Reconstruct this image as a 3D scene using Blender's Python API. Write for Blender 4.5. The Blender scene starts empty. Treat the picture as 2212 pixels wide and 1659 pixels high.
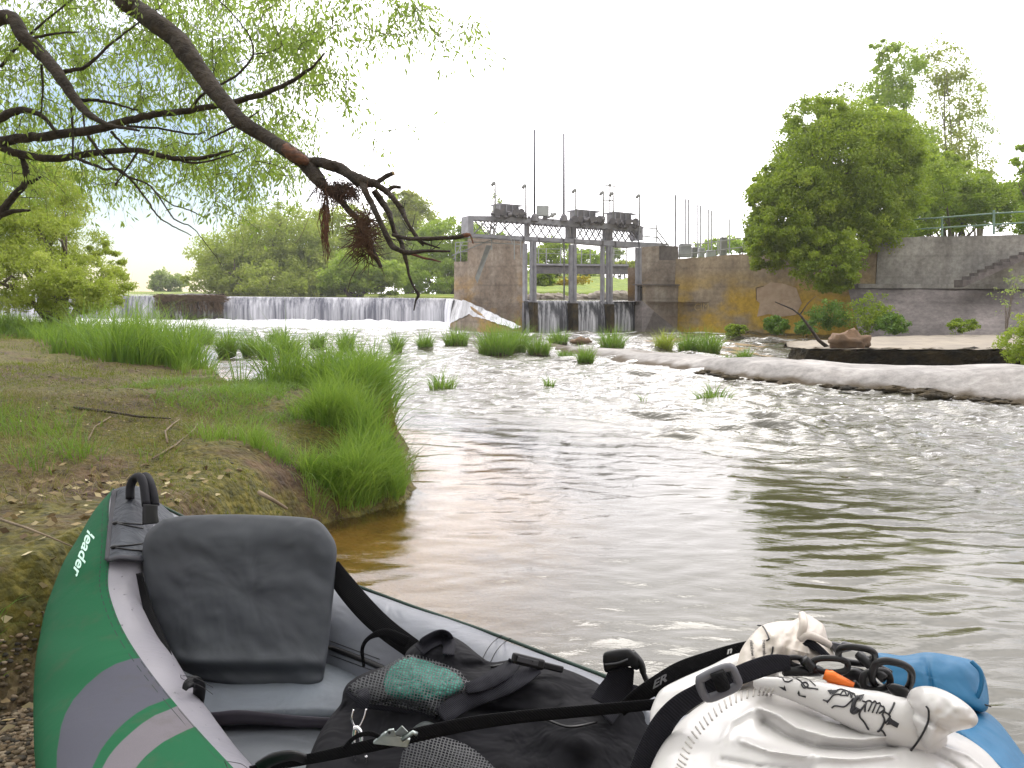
import bpy, bmesh, math, random
import numpy as np
from mathutils import Vector, Matrix
from mathutils.bvhtree import BVHTree
S = bpy.context.scene
R_ = math.radians
# ---------------------------------------------------------------- camera
CH = 1.1                                   # eye height above the river (m)
F = 1720.0                                 # focal length in px of a 2212 px wide picture
PITCH = math.atan(191.5/F); ROLL = R_(0.5)
fw = Vector((0, math.cos(PITCH), -math.sin(PITCH)))
rt0 = Vector((1, 0, 0)); up0 = rt0.cross(fw)
rt = rt0*math.cos(ROLL) + up0*math.sin(ROLL); up = up0*math.cos(ROLL) - rt0*math.sin(ROLL)
EYE = Vector((0, 0, CH))
cd = bpy.data.cameras.new('camera'); cam = bpy.data.objects.new('camera', cd); S.collection.objects.link(cam)
cd.sensor_width = 36; cd.lens = 36*F/2212; cd.clip_start = .05; cd.clip_end = 3000
cam.matrix_world = Matrix((( rt.x, up.x, -fw.x, 0), (rt.y, up.y, -fw.y, 0), (rt.z, up.z, -fw.z, CH), (0, 0, 0, 1)))
S.camera = cam
# ---------------------------------------------------------------- light
SUN_EL, SUN_AZ = 40, 12                    # bright part of the cloud cover, ahead and a little right
S.view_settings.view_transform = 'Standard'; S.view_settings.look = 'None'
S.view_settings.exposure = 0.1; S.view_settings.gamma = 1; S.view_settings.use_curve_mapping = False
wd = bpy.data.worlds.new('World'); S.world = wd; wd.use_nodes = True
nt = wd.node_tree; nt.nodes.clear()
def N(t, **k):
    n = nt.nodes.new(t)
    for a, b in k.items(): setattr(n, a, b)
    return n
L = lambda a, b: nt.links.new(a, b)
sky = N('ShaderNodeTexSky', sky_type='NISHITA', sun_disc=False, sun_elevation=R_(SUN_EL), sun_rotation=R_(SUN_AZ), altitude=100, air_density=1, dust_density=.4)
bg1 = N('ShaderNodeBackground'); bg1.inputs[1].default_value = .12; L(sky.outputs[0], bg1.inputs[0])
tc = N('ShaderNodeTexCoord')
nz = N('ShaderNodeTexNoise'); nz.inputs['Scale'].default_value = 2.2; nz.inputs['Detail'].default_value = 4
mp = N('ShaderNodeMapping'); mp.inputs['Scale'].default_value = (1, 1, 3.2); L(tc.outputs['Generated'], mp.inputs[0]); L(mp.outputs[0], nz.inputs[0])
cr = N('ShaderNodeValToRGB'); cr.color_ramp.elements[0].position = .22; cr.color_ramp.elements[1].position = .45; L(nz.outputs[0], cr.inputs[0])
# cloud brightness: brightest round the hidden sun
dt = N('ShaderNodeVectorMath', operation='DOT_PRODUCT'); L(tc.outputs['Generated'], dt.inputs[0])
sd = Vector((math.sin(R_(SUN_AZ))*math.cos(R_(SUN_EL)), math.cos(R_(SUN_AZ))*math.cos(R_(SUN_EL)), math.sin(R_(SUN_EL))))
dt.inputs[1].default_value = sd
mr = N('ShaderNodeMapRange'); mr.inputs['From Min'].default_value = -.4; mr.inputs['From Max'].default_value = 1; mr.inputs['To Min'].default_value = .68; mr.inputs['To Max'].default_value = 3.4; mr.interpolation_type = 'SMOOTHSTEP'
L(dt.outputs['Value'], mr.inputs[0])
bg2 = N('ShaderNodeBackground'); bg2.inputs[0].default_value = (1, .965, .99, 1); L(mr.outputs[0], bg2.inputs[1])
# a thin blue gap low on the left
gd = N('ShaderNodeVectorMath', operation='DOT_PRODUCT'); L(tc.outputs['Generated'], gd.inputs[0]); gd.inputs[1].default_value = Vector((-.45, .88, .10)).normalized()
gm = N('ShaderNodeMapRange'); gm.inputs['From Min'].default_value = .965; gm.inputs['From Max'].default_value = .998; gm.inputs['To Max'].default_value = 2.4; L(gd.outputs['Value'], gm.inputs[0])
g2_ = N('ShaderNodeMath', operation='MULTIPLY'); L(gm.outputs[0], g2_.inputs[0]); L(nz.outputs[0], g2_.inputs[1])
g3_ = N('ShaderNodeMath', operation='SUBTRACT'); g3_.use_clamp = True; L(cr.outputs[0], g3_.inputs[0]); L(g2_.outputs[0], g3_.inputs[1])
mx = N('ShaderNodeMixShader'); L(g3_.outputs[0], mx.inputs[0]); L(bg1.outputs[0], mx.inputs[1]); L(bg2.outputs[0], mx.inputs[2])
wo = N('ShaderNodeOutputWorld'); L(mx.outputs[0], wo.inputs[0])
sl = bpy.data.lights.new('sun', 'SUN'); sl.energy = .9; sl.angle = R_(24); sl.color = (1, .95, .88)
so = bpy.data.objects.new('sun', sl); S.collection.objects.link(so); so.location = sd*50
so.rotation_euler = (-sd).to_track_quat('-Z', 'Y').to_euler()
# ---------------------------------------------------------------- helpers
rng = np.random.default_rng(7); random.seed(7)
def P(u, v, d):                            # the point at depth d (m) seen at pixel (u, v)
    return EYE + fw*d + rt*((u-1106)/F*d) - up*((v-829.5)/F*d)
def ray(u, v): return (fw + rt*((u-1106)/F) - up*((v-829.5)/F))
def G(u, v, z=0):                          # the point at height z seen at pixel (u, v)
    r = ray(u, v); return EYE + r*((z-CH)/r.z)
def px(p):
    q = Vector(p)-EYE; d = q.dot(fw); return 1106+q.dot(rt)/d*F, 829.5-q.dot(up)/d*F, d
def root(name, loc, label, cat, group=None):
    o = bpy.data.objects.new(name, None); o.empty_display_size = .1; S.collection.objects.link(o); o.location = loc
    tag(o, label, cat, group); return o
def tag(o, label=None, cat=None, group=None, kind=None):
    if label: o['label'] = label
    if cat: o['category'] = cat
    if group: o['group'] = group
    if kind: o['kind'] = kind
    return o
def wloc(o):
    v = Vector((0, 0, 0))
    while o: v += o.location; o = o.parent
    return v
def link_mesh(me, name, m, parent, V):
    o = bpy.data.objects.new(name, me); S.collection.objects.link(o)
    if m is not None:
        for x in (m if isinstance(m, (list, tuple)) else [m]): me.materials.append(x)
    if parent is not None:
        o.parent = parent; off = wloc(parent)
    else:
        off = Vector((float(V[:, 0].mean()), float(V[:, 1].mean()), float(V[:, 2].min()))); o.location = off
    me.vertices.foreach_set('co', (V-np.array(off)).astype(np.float32).ravel())
    me.update()
    return o
def npmesh(name, V, Q, m, parent=None, smooth=True, attrs=None, mi=None):
    """V (n,3); Q (m,k) array of k-gons of one size"""
    V = np.asarray(V, float); Q = np.asarray(Q, np.int32); me = bpy.data.meshes.new(name)
    me.vertices.add(len(V)); me.loops.add(Q.size); me.polygons.add(len(Q))
    me.loops.foreach_set('vertex_index', Q.ravel())
    me.polygons.foreach_set('loop_start', np.arange(0, Q.size, Q.shape[1], dtype=np.int32))
    me.polygons.foreach_set('loop_total', np.full(len(Q), Q.shape[1], np.int32))
    if smooth: me.polygons.foreach_set('use_smooth', np.ones(len(Q), bool))
    o = link_mesh(me, name, m, parent, V)
    if mi is not None: me.polygons.foreach_set('material_index', np.asarray(mi, np.int32))
    for k, a in (attrs or {}).items():
        at = me.attributes.new(k, 'FLOAT', 'POINT'); at.data.foreach_set('value', np.asarray(a, np.float32))
    me.validate(); me.update()
    return o
class MB:
    def __init__(s): s.v = []; s.f = []
    def add(s, vs, fs):
        b = len(s.v); s.v += [tuple(x) for x in vs]; s.f += [tuple(b+i for i in f) for f in fs]; return s
    def box(s, c, sz, M=None):
        x, y, z = [k/2 for k in sz]; c = Vector(c)
        vs = [Vector((a*x, b*y, e*z)) for a in (-1, 1) for b in (-1, 1) for e in (-1, 1)]
        if M is not None: vs = [M @ q for q in vs]
        return s.add([c+q for q in vs], [(0, 1, 3, 2), (4, 6, 7, 5), (0, 4, 5, 1), (2, 3, 7, 6), (0, 2, 6, 4), (1, 5, 7, 3)])
    def beam(s, p, q, w, h, n=Vector((0, 0, 1))):      # rectangular bar from p to q, h measured along n
        p, q = Vector(p), Vector(q); t = (q-p).normalized()
        if abs(t.dot(n)) > .98: n = Vector((0, 1, 0))
        a = t.cross(n).normalized(); b = a.cross(t).normalized()
        vs = [r + a*(i*w/2) + b*(j*h/2) for r in (p, q) for i, j in ((-1, -1), (1, -1), (1, 1), (-1, 1))]
        return s.add(vs, [(3, 2, 1, 0), (4, 5, 6, 7), (0, 1, 5, 4), (1, 2, 6, 5), (2, 3, 7, 6), (3, 0, 4, 7)])
    def tube(s, pts, rad, n=8, cap=True, sq=1.0, closed=False, jit=0):
        pts = [Vector(p) for p in pts]; m = len(pts)
        if not hasattr(rad, '__len__'): rad = [rad]*m
        a = None; b0 = len(s.v)
        for i, p in enumerate(pts):
            if closed: t = pts[(i+1) % m]-pts[i-1]
            else: t = pts[min(i+1, m-1)]-pts[max(i-1, 0)]
            t = t.normalized() if t.length > 1e-9 else Vector((0, 0, 1))
            if a is None: a = t.cross(Vector((0, 0, 1)) if abs(t.z) < .9 else Vector((0, 1, 0))).normalized()
            a = (a - t*a.dot(t)).normalized(); b = t.cross(a)
            for k in range(n):
                th = 2*math.pi*k/n; r = rad[i]*(1+(random.uniform(-jit, jit) if jit else 0))
                s.v.append(tuple(p + a*(r*math.cos(th)) + b*(r*sq*math.sin(th))))
        for i in range(m if closed else m-1):
            j = (i+1) % m
            for k in range(n):
                s.f.append((b0+i*n+k, b0+i*n+(k+1) % n, b0+j*n+(k+1) % n, b0+j*n+k))
        if cap and not closed:
            s.f.append(tuple(b0+k for k in range(n))[::-1]); s.f.append(tuple(b0+(m-1)*n+k for k in range(n)))
        return s
    def prism(s, poly, off):                           # polygon (3-D points) pushed along off
        k = len(poly); vs = [Vector(p) for p in poly]+[Vector(p)+off for p in poly]
        return s.add(vs, [tuple(range(k)), tuple(range(2*k-1, k-1, -1))] + [(i, i+k, (i+1) % k+k, (i+1) % k) for i in range(k)])
    def ball(s, c, r, n=8, m=6, sc=(1, 1, 1), jit=0):
        c = Vector(c); b = len(s.v)
        for i in range(m+1):
            ph = math.pi*i/m
            for k in range(n):
                th = 2*math.pi*k/n; q = r*(1+random.uniform(-jit, jit))
                s.v.append(tuple(c+Vector((q*sc[0]*math.sin(ph)*math.cos(th), q*sc[1]*math.sin(ph)*math.sin(th), q*sc[2]*math.cos(ph)))))
        for i in range(m):
            for k in range(n): s.f.append((b+i*n+k, b+(i+1)*n+k, b+(i+1)*n+(k+1) % n, b+i*n+(k+1) % n))
        return s
    def build(s, name, m, parent=None, smooth=False, bevel=0, sub=0):
        me = bpy.data.meshes.new(name); V = np.array(s.v, float)
        me.from_pydata(s.v, [], s.f)
        bm = bmesh.new(); bm.from_mesh(me); bmesh.ops.recalc_face_normals(bm, faces=bm.faces); bm.to_mesh(me); bm.free()
        o = link_mesh(me, name, m, parent, V)
        if smooth: me.polygons.foreach_set('use_smooth', np.ones(len(me.polygons), bool))
        if bevel:
            k = o.modifiers.new('b', 'BEVEL'); k.width = bevel; k.segments = 2; k.limit_method = 'ANGLE'
        if sub:
            k = o.modifiers.new('s', 'SUBSURF'); k.levels = sub; k.render_levels = sub
        return o
def fbm(x, y, seed=0, octaves=4, f=1.0):               # cheap smooth 2-D noise for numpy arrays
    x = np.asarray(x, float)*f; y = np.asarray(y, float)*f; out = np.zeros(np.broadcast(x, y).shape); amp = 1.; tot = 0
    for o in range(octaves):
        xi = np.floor(x).astype(np.int64); yi = np.floor(y).astype(np.int64); xf = x-xi; yf = y-yi
        xf = xf*xf*(3-2*xf); yf = yf*yf*(3-2*yf)
        def h(a, b):
            k = (a*374761393 + b*668265263 + (seed+o)*1442695041) & 0xffffffff
            k = ((k ^ (k >> 13))*1274126177) & 0xffffffff
            return ((k ^ (k >> 16)) & 0xffff)/65535.
        n = (h(xi, yi)*(1-xf)+h(xi+1, yi)*xf)*(1-yf)+(h(xi, yi+1)*(1-xf)+h(xi+1, yi+1)*xf)*yf
        out = out+amp*n; tot += amp; amp *= .5; x = x*2.03; y = y*2.03
    return out/tot
def spl(pts, n=8):                                     # Catmull-Rom through points of any dimension
    pts = [np.array(p, float) for p in pts]; q = [2*pts[0]-pts[1]]+pts+[2*pts[-1]-pts[-2]]; out = []
    for i in range(1, len(q)-2):
        for k in range(n):
            t = k/n
            out.append(.5*((2*q[i])+(-q[i-1]+q[i+1])*t+(2*q[i-1]-5*q[i]+4*q[i+1]-q[i+2])*t*t+(-q[i-1]+3*q[i]-3*q[i+1]+q[i+2])*t**3))
    out.append(pts[-1]); return out
# ---------------------------------------------------------------- materials
class NT:
    def __init__(s, name):
        s.m = bpy.data.materials.new(name); s.m.use_nodes = True; s.t = s.m.node_tree; s.t.nodes.clear()
        s.out = s.n('ShaderNodeOutputMaterial')
    def n(s, t, ins=None, **k):
        x = s.t.nodes.new(t)
        for a, b in k.items(): setattr(x, a, b)
        for a, b in (ins or {}).items():
            if hasattr(b, 'is_output') or isinstance(b, bpy.types.NodeSocket): s.t.links.new(b, x.inputs[a])
            else: x.inputs[a].default_value = b
        return x
    def co(s, sc=(1, 1, 1), kind='Object', rot=(0, 0, 0)):
        t = s.n('ShaderNodeTexCoord'); return s.n('ShaderNodeMapping', {0: t.outputs[kind], 'Scale': sc, 'Rotation': rot}).outputs[0]
    def noise(s, scale=5, detail=5, co=None, rough=.55, dist=0):
        return s.n('ShaderNodeTexNoise', {'Vector': co if co is not None else s.co(), 'Scale': scale, 'Detail': detail, 'Roughness': rough, 'Distortion': dist}).outputs[0]
    def ramp(s, fac, stops):
        r = s.n('ShaderNodeValToRGB', {0: fac}); e = r.color_ramp.elements
        while len(e) < len(stops): e.new(.5)
        for x, (p, c) in zip(e, stops):
            x.position = p; x.color = (c if hasattr(c, '__len__') else (c, c, c))[:3]+(1,) if hasattr(c, '__len__') else (c, c, c, 1)
        return r.outputs[0]
    def mix(s, f, a, b, mode='MIX'):
        x = s.n('ShaderNodeMix', data_type='RGBA', blend_type=mode)
        for i, q in ((0, f), (6, a), (7, b)):
            if isinstance(q, bpy.types.NodeSocket): s.t.links.new(q, x.inputs[i])
            else: x.inputs[i].default_value = q if i == 0 else tuple(q[:3])+(1,)
        return x.outputs[2]
    def bump(s, h, st=.3, d=.02, nrm=None):
        i = {'Height': h, 'Strength': st, 'Distance': d}
        if nrm is not None: i['Normal'] = nrm
        return s.n('ShaderNodeBump', i).outputs[0]
    def prin(s, col, rough=.6, nrm=None, **k):
        i = {'Roughness': rough}
        if isinstance(col, bpy.types.NodeSocket): i['Base Color'] = col
        else: i['Base Color'] = tuple(col[:3])+(1,)
        if nrm is not None: i['Normal'] = nrm
        i.update(k); return s.n('ShaderNodeBsdfPrincipled', i).outputs[0]
    def fin(s, sh): s.t.links.new(sh, s.out.inputs[0]); return s.m
def pm(name, c1, c2=None, sc=6, rough=.6, bs=.2, bsc=40, bd=.004, lo=.35, hi=.65, stretch=(1, 1, 1), **k):
    t = NT(name); co = t.co(stretch); c2 = c2 or tuple(x*.7 for x in c1)
    col = t.ramp(t.noise(sc, 5, co), [(lo, c1), (hi, c2)])
    return t.fin(t.prin(col, rough, t.bump(t.noise(bsc, 4, co), bs, bd), **k))
def leafmat(name, a, b, c, trans=.45):
    t = NT(name); at = t.n('ShaderNodeAttribute', attribute_name='tone').outputs['Fac']
    col = t.ramp(at, [(0, a), (.5, b), (1, c)])
    tr = t.n('ShaderNodeBsdfTranslucent', {0: t.mix(.5, col, (.35, .5, .05), 'MIX')}).outputs[0]
    return t.fin(t.n('ShaderNodeMixShader', {0: trans, 1: t.prin(col, .5), 2: tr}).outputs[0])
def webbing(name, c, sc=700, rough=.6):
    t = NT(name); w = t.n('ShaderNodeTexWave', {'Vector': t.co(), 'Scale': sc/6.28, 'Distortion': .5}, bands_direction='DIAGONAL').outputs[1]
    col = t.mix(w, tuple(x*.55 for x in c), tuple(x*1.4 for x in c)); return t.fin(t.prin(col, rough, t.bump(w, .5, .001), **{'Specular IOR Level': .15}))
def cloth(name, c, c2=None, wr=.25, rough=.7, wsc=7, fine=500, lo=.3, hi=.7, sheen=0, spec=.5):
    t = NT(name); co = t.co(); big = t.noise(wsc, 3, co, dist=.6); fn = t.noise(fine, 2, co)
    col = t.mix(.12, t.ramp(t.noise(5, 4, co), [(lo, c), (hi, c2 or tuple(x*.85 for x in c))]), fn, 'OVERLAY')
    n1 = t.bump(big, wr, .03); return t.fin(t.prin(col, rough, t.bump(fn, .15, .0006, n1), **{'Specular IOR Level': spec}))
# ================================================================ MATERIALS OF THE SETTING
def sstep(a, b, x): t = np.clip((x-a)/(b-a), 0, 1); return t*t*(3-2*t)
BANK = np.array([(-.55, 4.15), (-.5, 4.55), (-.78, 5.0), (-.72, 5.7), (-.95, 6.2), (-1.35, 6.75), (-1.9, 6.95), (-2.35, 6.9), (-2.6, 7.6), (-3.3, 8.6), (-4.2, 10.2), (-5.4, 12.5), (-7.2, 15), (-10, 18), (-14, 22), (-20, 27), (-34, 30), (-60, 31), (-60, -30), (-1.8, -30),
                 (-1.5, 0), (-1.42, 1.2), (-1.30, 1.75), (-1.12, 2.2), (-1.02, 2.7), (-1.0, 3.2), (-.88, 3.75)])
BEACH = np.array([(-.95, -3), (-.95, 1.0), (-1.0, 1.9), (-1.15, 2.2), (-2.6, 2.3), (-3, -3)])
RIGHTB = np.array([(5.9, 25.75), (8.45, 24.1), (10.1, 22.5), (13.6, 21.1), (20.2, 17.4), (34, 8), (60, 0), (300, 0), (300, 400), (12, 400), (7.5, 42), (7.0, 36), (6.3, 29)])
def sdist(poly, x, y):                                 # signed distance, positive inside
    x = np.asarray(x, float); y = np.asarray(y, float); best = np.full(x.shape, 1e9); ins = np.zeros(x.shape, bool); n = len(poly)
    for i in range(n):
        ax, ay = poly[i]; bx, by = poly[(i+1) % n]; dx, dy = bx-ax, by-ay
        t = np.clip(((x-ax)*dx+(y-ay)*dy)/(dx*dx+dy*dy), 0, 1)
        best = np.minimum(best, (x-ax-t*dx)**2+(y-ay-t*dy)**2)
        if ay != by:
            c = ((ay > y) != (by > y)) & (x < (bx-ax)*(y-ay)/(by-ay)+ax); ins ^= c
    return np.sqrt(best)*np.where(ins, 1, -1)
def ground(x, y, parts=False):
    x = np.asarray(x, float); y = np.asarray(y, float)
    n1 = fbm(x, y, 1, 4, 1.3)-.5; n2 = fbm(x, y, 5, 4, 7)-.5; n3 = fbm(x, y, 9, 3, 30)-.5
    d = sdist(BANK, x, y)+n1*.10*np.clip(y/4, .3, 1)+n2*.09
    low = sstep(4.75, 4.4, y)*sstep(-1.35, -.9, x)
    top = (.36-.20*low) + .10*sstep(.3, 2.5, d) + n1*.14
    z = np.where(d > -.02, -.06+(top+.06)*sstep(-.02, .24, d), 0)
    zb = -.07-.42*sstep(0, 2.6, -d)*np.ones_like(x)+n2*.03
    z = np.where(d > -.02, z, zb)
    e = sdist(BEACH, x, y)+n1*.05; zg = -.06+.11*sstep(-.25, .12, e)+n2*.03
    z = np.where((d < .0) & (e > -.25), np.maximum(z, zg), z)
    g = sstep(-.3, 0, e)*(1-sstep(-.02, .15, d))
    b = sstep(-.03, .04, d)
    # far side
    r = sdist(RIGHTB, x, y); zr = 2.12+.1*np.clip(x-5.6, 0, 6)+n1*.15
    z = np.where(r > -.0, zr, z)
    up = (y > 34.2) & (r <= 0); z = np.where(up, -.2, z)
    far = sstep(50, 58, y+.25*x)*(r <= 0)
    z = np.where(far > 0, z+(1.15-z)*far, z)
    md = sstep(38.5, 39.5, y)*sstep(-2, 0, x)*(r <= 0); z = np.where(md > 0, z*(1-md)+md*(1.25+np.clip(y-39, 0, 30)*.06+n1*.3), z)
    # the shallow shelf at the foot of the right-hand wall
    sh = sstep(1.5, 3.5, x)*sstep(12, 15, y+.5*(x-4))*(r <= 0)*(y < 26); z = np.where(sh > 0, np.maximum(z, z*(1-sh)+sh*(-.03+n1*.10)), z)
    mead = np.maximum(np.maximum(md, far), (r > 0)*1.)
    z = z + n3*.022*b*(y < 12)
    if parts: return z, b, g, mead, d, sh
    return z
GR = NT('river bank soil'); t = GR; co = t.co()
bk = t.n('ShaderNodeAttribute', attribute_name='bank').outputs['Fac']; gv = t.n('ShaderNodeAttribute', attribute_name='gravel').outputs['Fac']; me_ = t.n('ShaderNodeAttribute', attribute_name='meadow').outputs['Fac']
soil = t.ramp(t.noise(9, 6, co), [(.3, (.028, .016, .008)), (.5, (.075, .042, .018)), (.7, (.145, .088, .042))])
moss = t.ramp(t.noise(30, 5, co), [(.3, (.035, .036, .004)), (.55, (.105, .092, .009)), (.75, (.19, .155, .02))])
mk = t.ramp(t.noise(1.5, 7, co, .72), [(.36, 0), (.52, 1)])
bankc = t.mix(mk, soil, moss)
vor = t.n('ShaderNodeTexVoronoi', {'Vector': co, 'Scale': 38.0}); grav = t.mix(t.n('ShaderNodeSeparateColor', {0: vor.outputs['Color']}).outputs[0], (.07, .055, .04), (.33, .25, .16))
bed = t.ramp(t.noise(3.5, 7, co), [(.3, (.15, .09, .025)), (.5, (.32, .21, .07)), (.7, (.42, .30, .12))])
mdw = t.ramp(t.noise(.7, 6, co), [(.3, (.10, .16, .01)), (.6, (.20, .27, .018)), (.8, (.33, .32, .03))])
c = t.mix(bk, bed, bankc); c = t.mix(gv, c, grav); c = t.mix(me_, c, mdw)
hb = t.n('ShaderNodeMath', {0: t.noise(55, 5, co), 1: vor.outputs['Distance']}, operation='SUBTRACT').outputs[0]
M_ground = t.fin(t.prin(c, .85, t.bump(hb, .7, .02)))
# ---- terrain: one sheet from underfoot to the horizon
th = np.concatenate([np.linspace(-180, -46, 40)[:-1], np.linspace(-46, 46, 620), np.linspace(46, 180, 40)[1:]])
rr = np.concatenate([np.geomspace(.25, 1.2, 12)[:-1], np.geomspace(1.2, 14, 430), np.geomspace(14, 60, 130)[1:], np.geomspace(60, 1500, 26)[1:]])
TH, RR = np.meshgrid(np.radians(th), rr); X = RR*np.sin(TH); Y = RR*np.cos(TH)
Z, bA, gA, mA, dA, shA = ground(X, Y, True)
nr, ntn = X.shape
idx = np.arange(nr*ntn).reshape(nr, ntn)
Q = np.stack([idx[:-1, :-1], idx[:-1, 1:], idx[1:, 1:], idx[1:, :-1]], -1).reshape(-1, 4)
V = np.stack([X.ravel(), Y.ravel(), Z.ravel()], 1)
o = npmesh('ground', V, Q, M_ground, attrs={'bank': bA.ravel()*(1-mA.ravel()), 'gravel': np.maximum(gA, shA*.4).ravel(), 'meadow': mA.ravel()}); tag(o, kind='structure')
# ---- river
def watermat(name, upstream=False):
    t = NT(name); co = t.co((1, 1.9, 1)); w = t.n('ShaderNodeAttribute', attribute_name='rip').outputs['Fac']
    fo = t.n('ShaderNodeAttribute', attribute_name='foam').outputs['Fac']; mu = t.n('ShaderNodeAttribute', attribute_name='murk').outputs['Fac']
    n1 = t.noise(2.1, 3, co, .5, 1.2); n2 = t.noise(9, 4, t.co((1, 2.4, 1), rot=(0, 0, .25)), .6, .8); n3 = t.noise(34, 3, t.co((1, 1.7, 1), rot=(0, 0, -.2)), .6, .5)
    h = t.n('ShaderNodeMath', {0: n1, 1: .30}, operation='MULTIPLY').outputs[0]
    h = t.n('ShaderNodeMath', {0: n2, 1: .10, 2: h}, operation='MULTIPLY_ADD').outputs[0]
    h = t.n('ShaderNodeMath', {0: n3, 1: .012, 2: h}, operation='MULTIPLY_ADD').outputs[0]
    h = t.n('ShaderNodeMath', {0: h, 1: w}, operation='MULTIPLY').outputs[0]
    nb = t.bump(h, 1.0, .13)
    body = t.ramp(t.noise(.5, 4, co), [(.3, (.045, .042, .022)), (.7, (.085, .078, .048))])
    dif = t.n('ShaderNodeBsdfDiffuse', {0: body, 'Normal': nb}).outputs[0]
    tra = t.n('ShaderNodeBsdfTransparent', {0: (.93, .82, .55, 1)}).outputs[0]
    under = t.n('ShaderNodeMixShader', {0: mu, 1: tra, 2: dif}).outputs[0]
    gl = t.n('ShaderNodeBsdfGlossy', {0: (1, 1, 1, 1), 'Roughness': .03, 'Normal': nb}).outputs[0]
    fr = t.n('ShaderNodeFresnel', {'IOR': 1.43, 'Normal': nb}).outputs[0]
    wat = t.n('ShaderNodeMixShader', {0: fr, 1: under, 2: gl}).outputs[0]
    fn = t.noise(1.5, 8, t.co((.8, 2.6, 1)), .72, .5); th = t.n('ShaderNodeMath', {0: fn, 1: fo}, operation='ADD').outputs[0]
    fm = t.ramp(th, [(.93, 0), (1.08, 1)]) if not upstream else None
    # bubbles drifting on the surface
    if not upstream:
        v = t.n('ShaderNodeTexVoronoi', {'Vector': t.co((1, 1, 1)), 'Scale': 9.0, 'Randomness': 1.0}); bub = t.ramp(v.outputs['Distance'], [(.13, 1), (.2, 0)])
        bubm = t.ramp(t.noise(.55, 3, t.co((1, 1.4, 1))), [(.42, 0), (.55, 1)]); at2 = t.n('ShaderNodeAttribute', attribute_name='bub').outputs['Fac']
        bb = t.n('ShaderNodeMath', {0: bub, 1: bubm}, operation='MULTIPLY').outputs[0]; bb = t.n('ShaderNodeMath', {0: bb, 1: at2}, operation='MULTIPLY').outputs[0]
        fm = t.n('ShaderNodeMath', {0: fm, 1: bb}, operation='MAXIMUM').outputs[0]
        fd = t.prin((.78, .78, .79), .5, t.bump(t.noise(30, 4), .6, .05))
        wat = t.n('ShaderNodeMixShader', {0: fm, 1: wat, 2: fd}).outputs[0]
    return t.fin(wat)
M_water = watermat('river water')
th = np.concatenate([np.linspace(-75, -42, 30)[:-1], np.linspace(-42, 42, 560), np.linspace(42, 75, 30)[1:]])
rr = np.concatenate([np.geomspace(.3, 1.2, 8)[:-1], np.geomspace(1.2, 48, 640)])
TH, RR = np.meshgrid(np.radians(th), rr); X = RR*np.sin(TH); Y = RR*np.cos(TH)
db = -sdist(BANK, X, Y)
calm = sstep(4.6, 8.0, np.hypot(X-.3, Y-1.0)+1.2*np.maximum(X-.4, 0)-.6*(Y < 3))
rip = .10+.55*calm; rip = rip+.35*sstep(8, 16, Y); rip = np.clip(rip, .06, 1.3)
# turbulent water at the weir foot, standing waves over the stones
foam = np.interp(Y, [3, 7, 10, 13, 17, 21, 26, 29, 30.5, 34], [-.4, .12, .26, .30, .34, .38, .46, .60, .9, .95])
foam = foam - .35*sstep(0, 2.5, X-.12*Y)*sstep(6, 9, Y)*(Y < 24) - .2*sstep(1.5, -.2, db)
foam += .16*np.exp(-((Y-9.6+.25*X)/.45)**2)*sstep(-1.5, 0, X)*sstep(5, 3, X)
Zw = (fbm(X*1.1, Y*2.0, 21, 4, 1.1)-.5)*(.015+.07*sstep(7, 14, Y))*(.3+calm)
Zw += (fbm(X, Y*1.6, 33, 4, 2.3)-.5)*.20*sstep(24, 30, Y)*sstep(1, -1.5, X)
Zw += .05*np.sin(Y*4.2+3*fbm(X, Y, 3, 3, .6))*sstep(13, 16, Y)*sstep(26, 22, Y)*(fbm(X, Y, 12, 2, .8))
wv_ = np.zeros_like(X); wr = np.random.default_rng(5); wx = X+.25*fbm(X, Y, 61, 3, .9); wy = Y+.30*fbm(X, Y, 62, 3, .8)+.06*fbm(X*1.2, Y*2, 63, 3, 2.5)
lam0 = .052*np.maximum(Y, 1)**.93
for k in range(46):
    lam = .055*(26.0**(k/45.)); an = wr.normal()*(.30 if k % 3 else .7)+.15; kx, ky = math.sin(an)*2*math.pi/lam, math.cos(an)*2*math.pi/lam
    ph = kx*wx+ky*wy+wr.uniform(0, 6.3); s_ = np.sin(ph); s_ = s_+.35*np.cos(2*ph)*.5
    wv_ += lam*.0062*s_*np.exp(-(np.log(lam/lam0)/.75)**2)*(.15+1.9*sstep(.38, .68, fbm(X, Y*1.5, 70+k, 3, .8/max(.25, lam)**.5)))
Zw += wv_*(.28+.72*calm)*(1+.6*sstep(.3, 2, X))*(1+.45*sstep(4.5, 7, Y))
Zw -= .02
bub = sstep(6.5, 9, Y)*sstep(17, 12, Y)*.9+.4*sstep(5, 7, Y)*sstep(.5, 1.5, X)
murk = np.clip(.12+.88*sstep(.25, 1.5, db-.15+.5*(fbm(X, Y, 8, 3, 1.5)-.5)), 0, 1)
nr, ntn = X.shape; idx = np.arange(nr*ntn).reshape(nr, ntn)
Q = np.stack([idx[:-1, :-1], idx[:-1, 1:], idx[1:, 1:], idx[1:, :-1]], -1).reshape(-1, 4)
xc = X.ravel()[Q].mean(1); yc = Y.ravel()[Q].mean(1)
keep = ((yc < 33.35) & (xc < .6)) | ((yc < 25.2)); Q = Q[keep]
o = npmesh('river_water', np.stack([X.ravel(), Y.ravel(), Zw.ravel()], 1), Q, M_water, attrs={'rip': rip.ravel(), 'foam': foam.ravel(), 'murk': murk.ravel(), 'bub': bub.ravel()})
tag(o, kind='structure')
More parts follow.
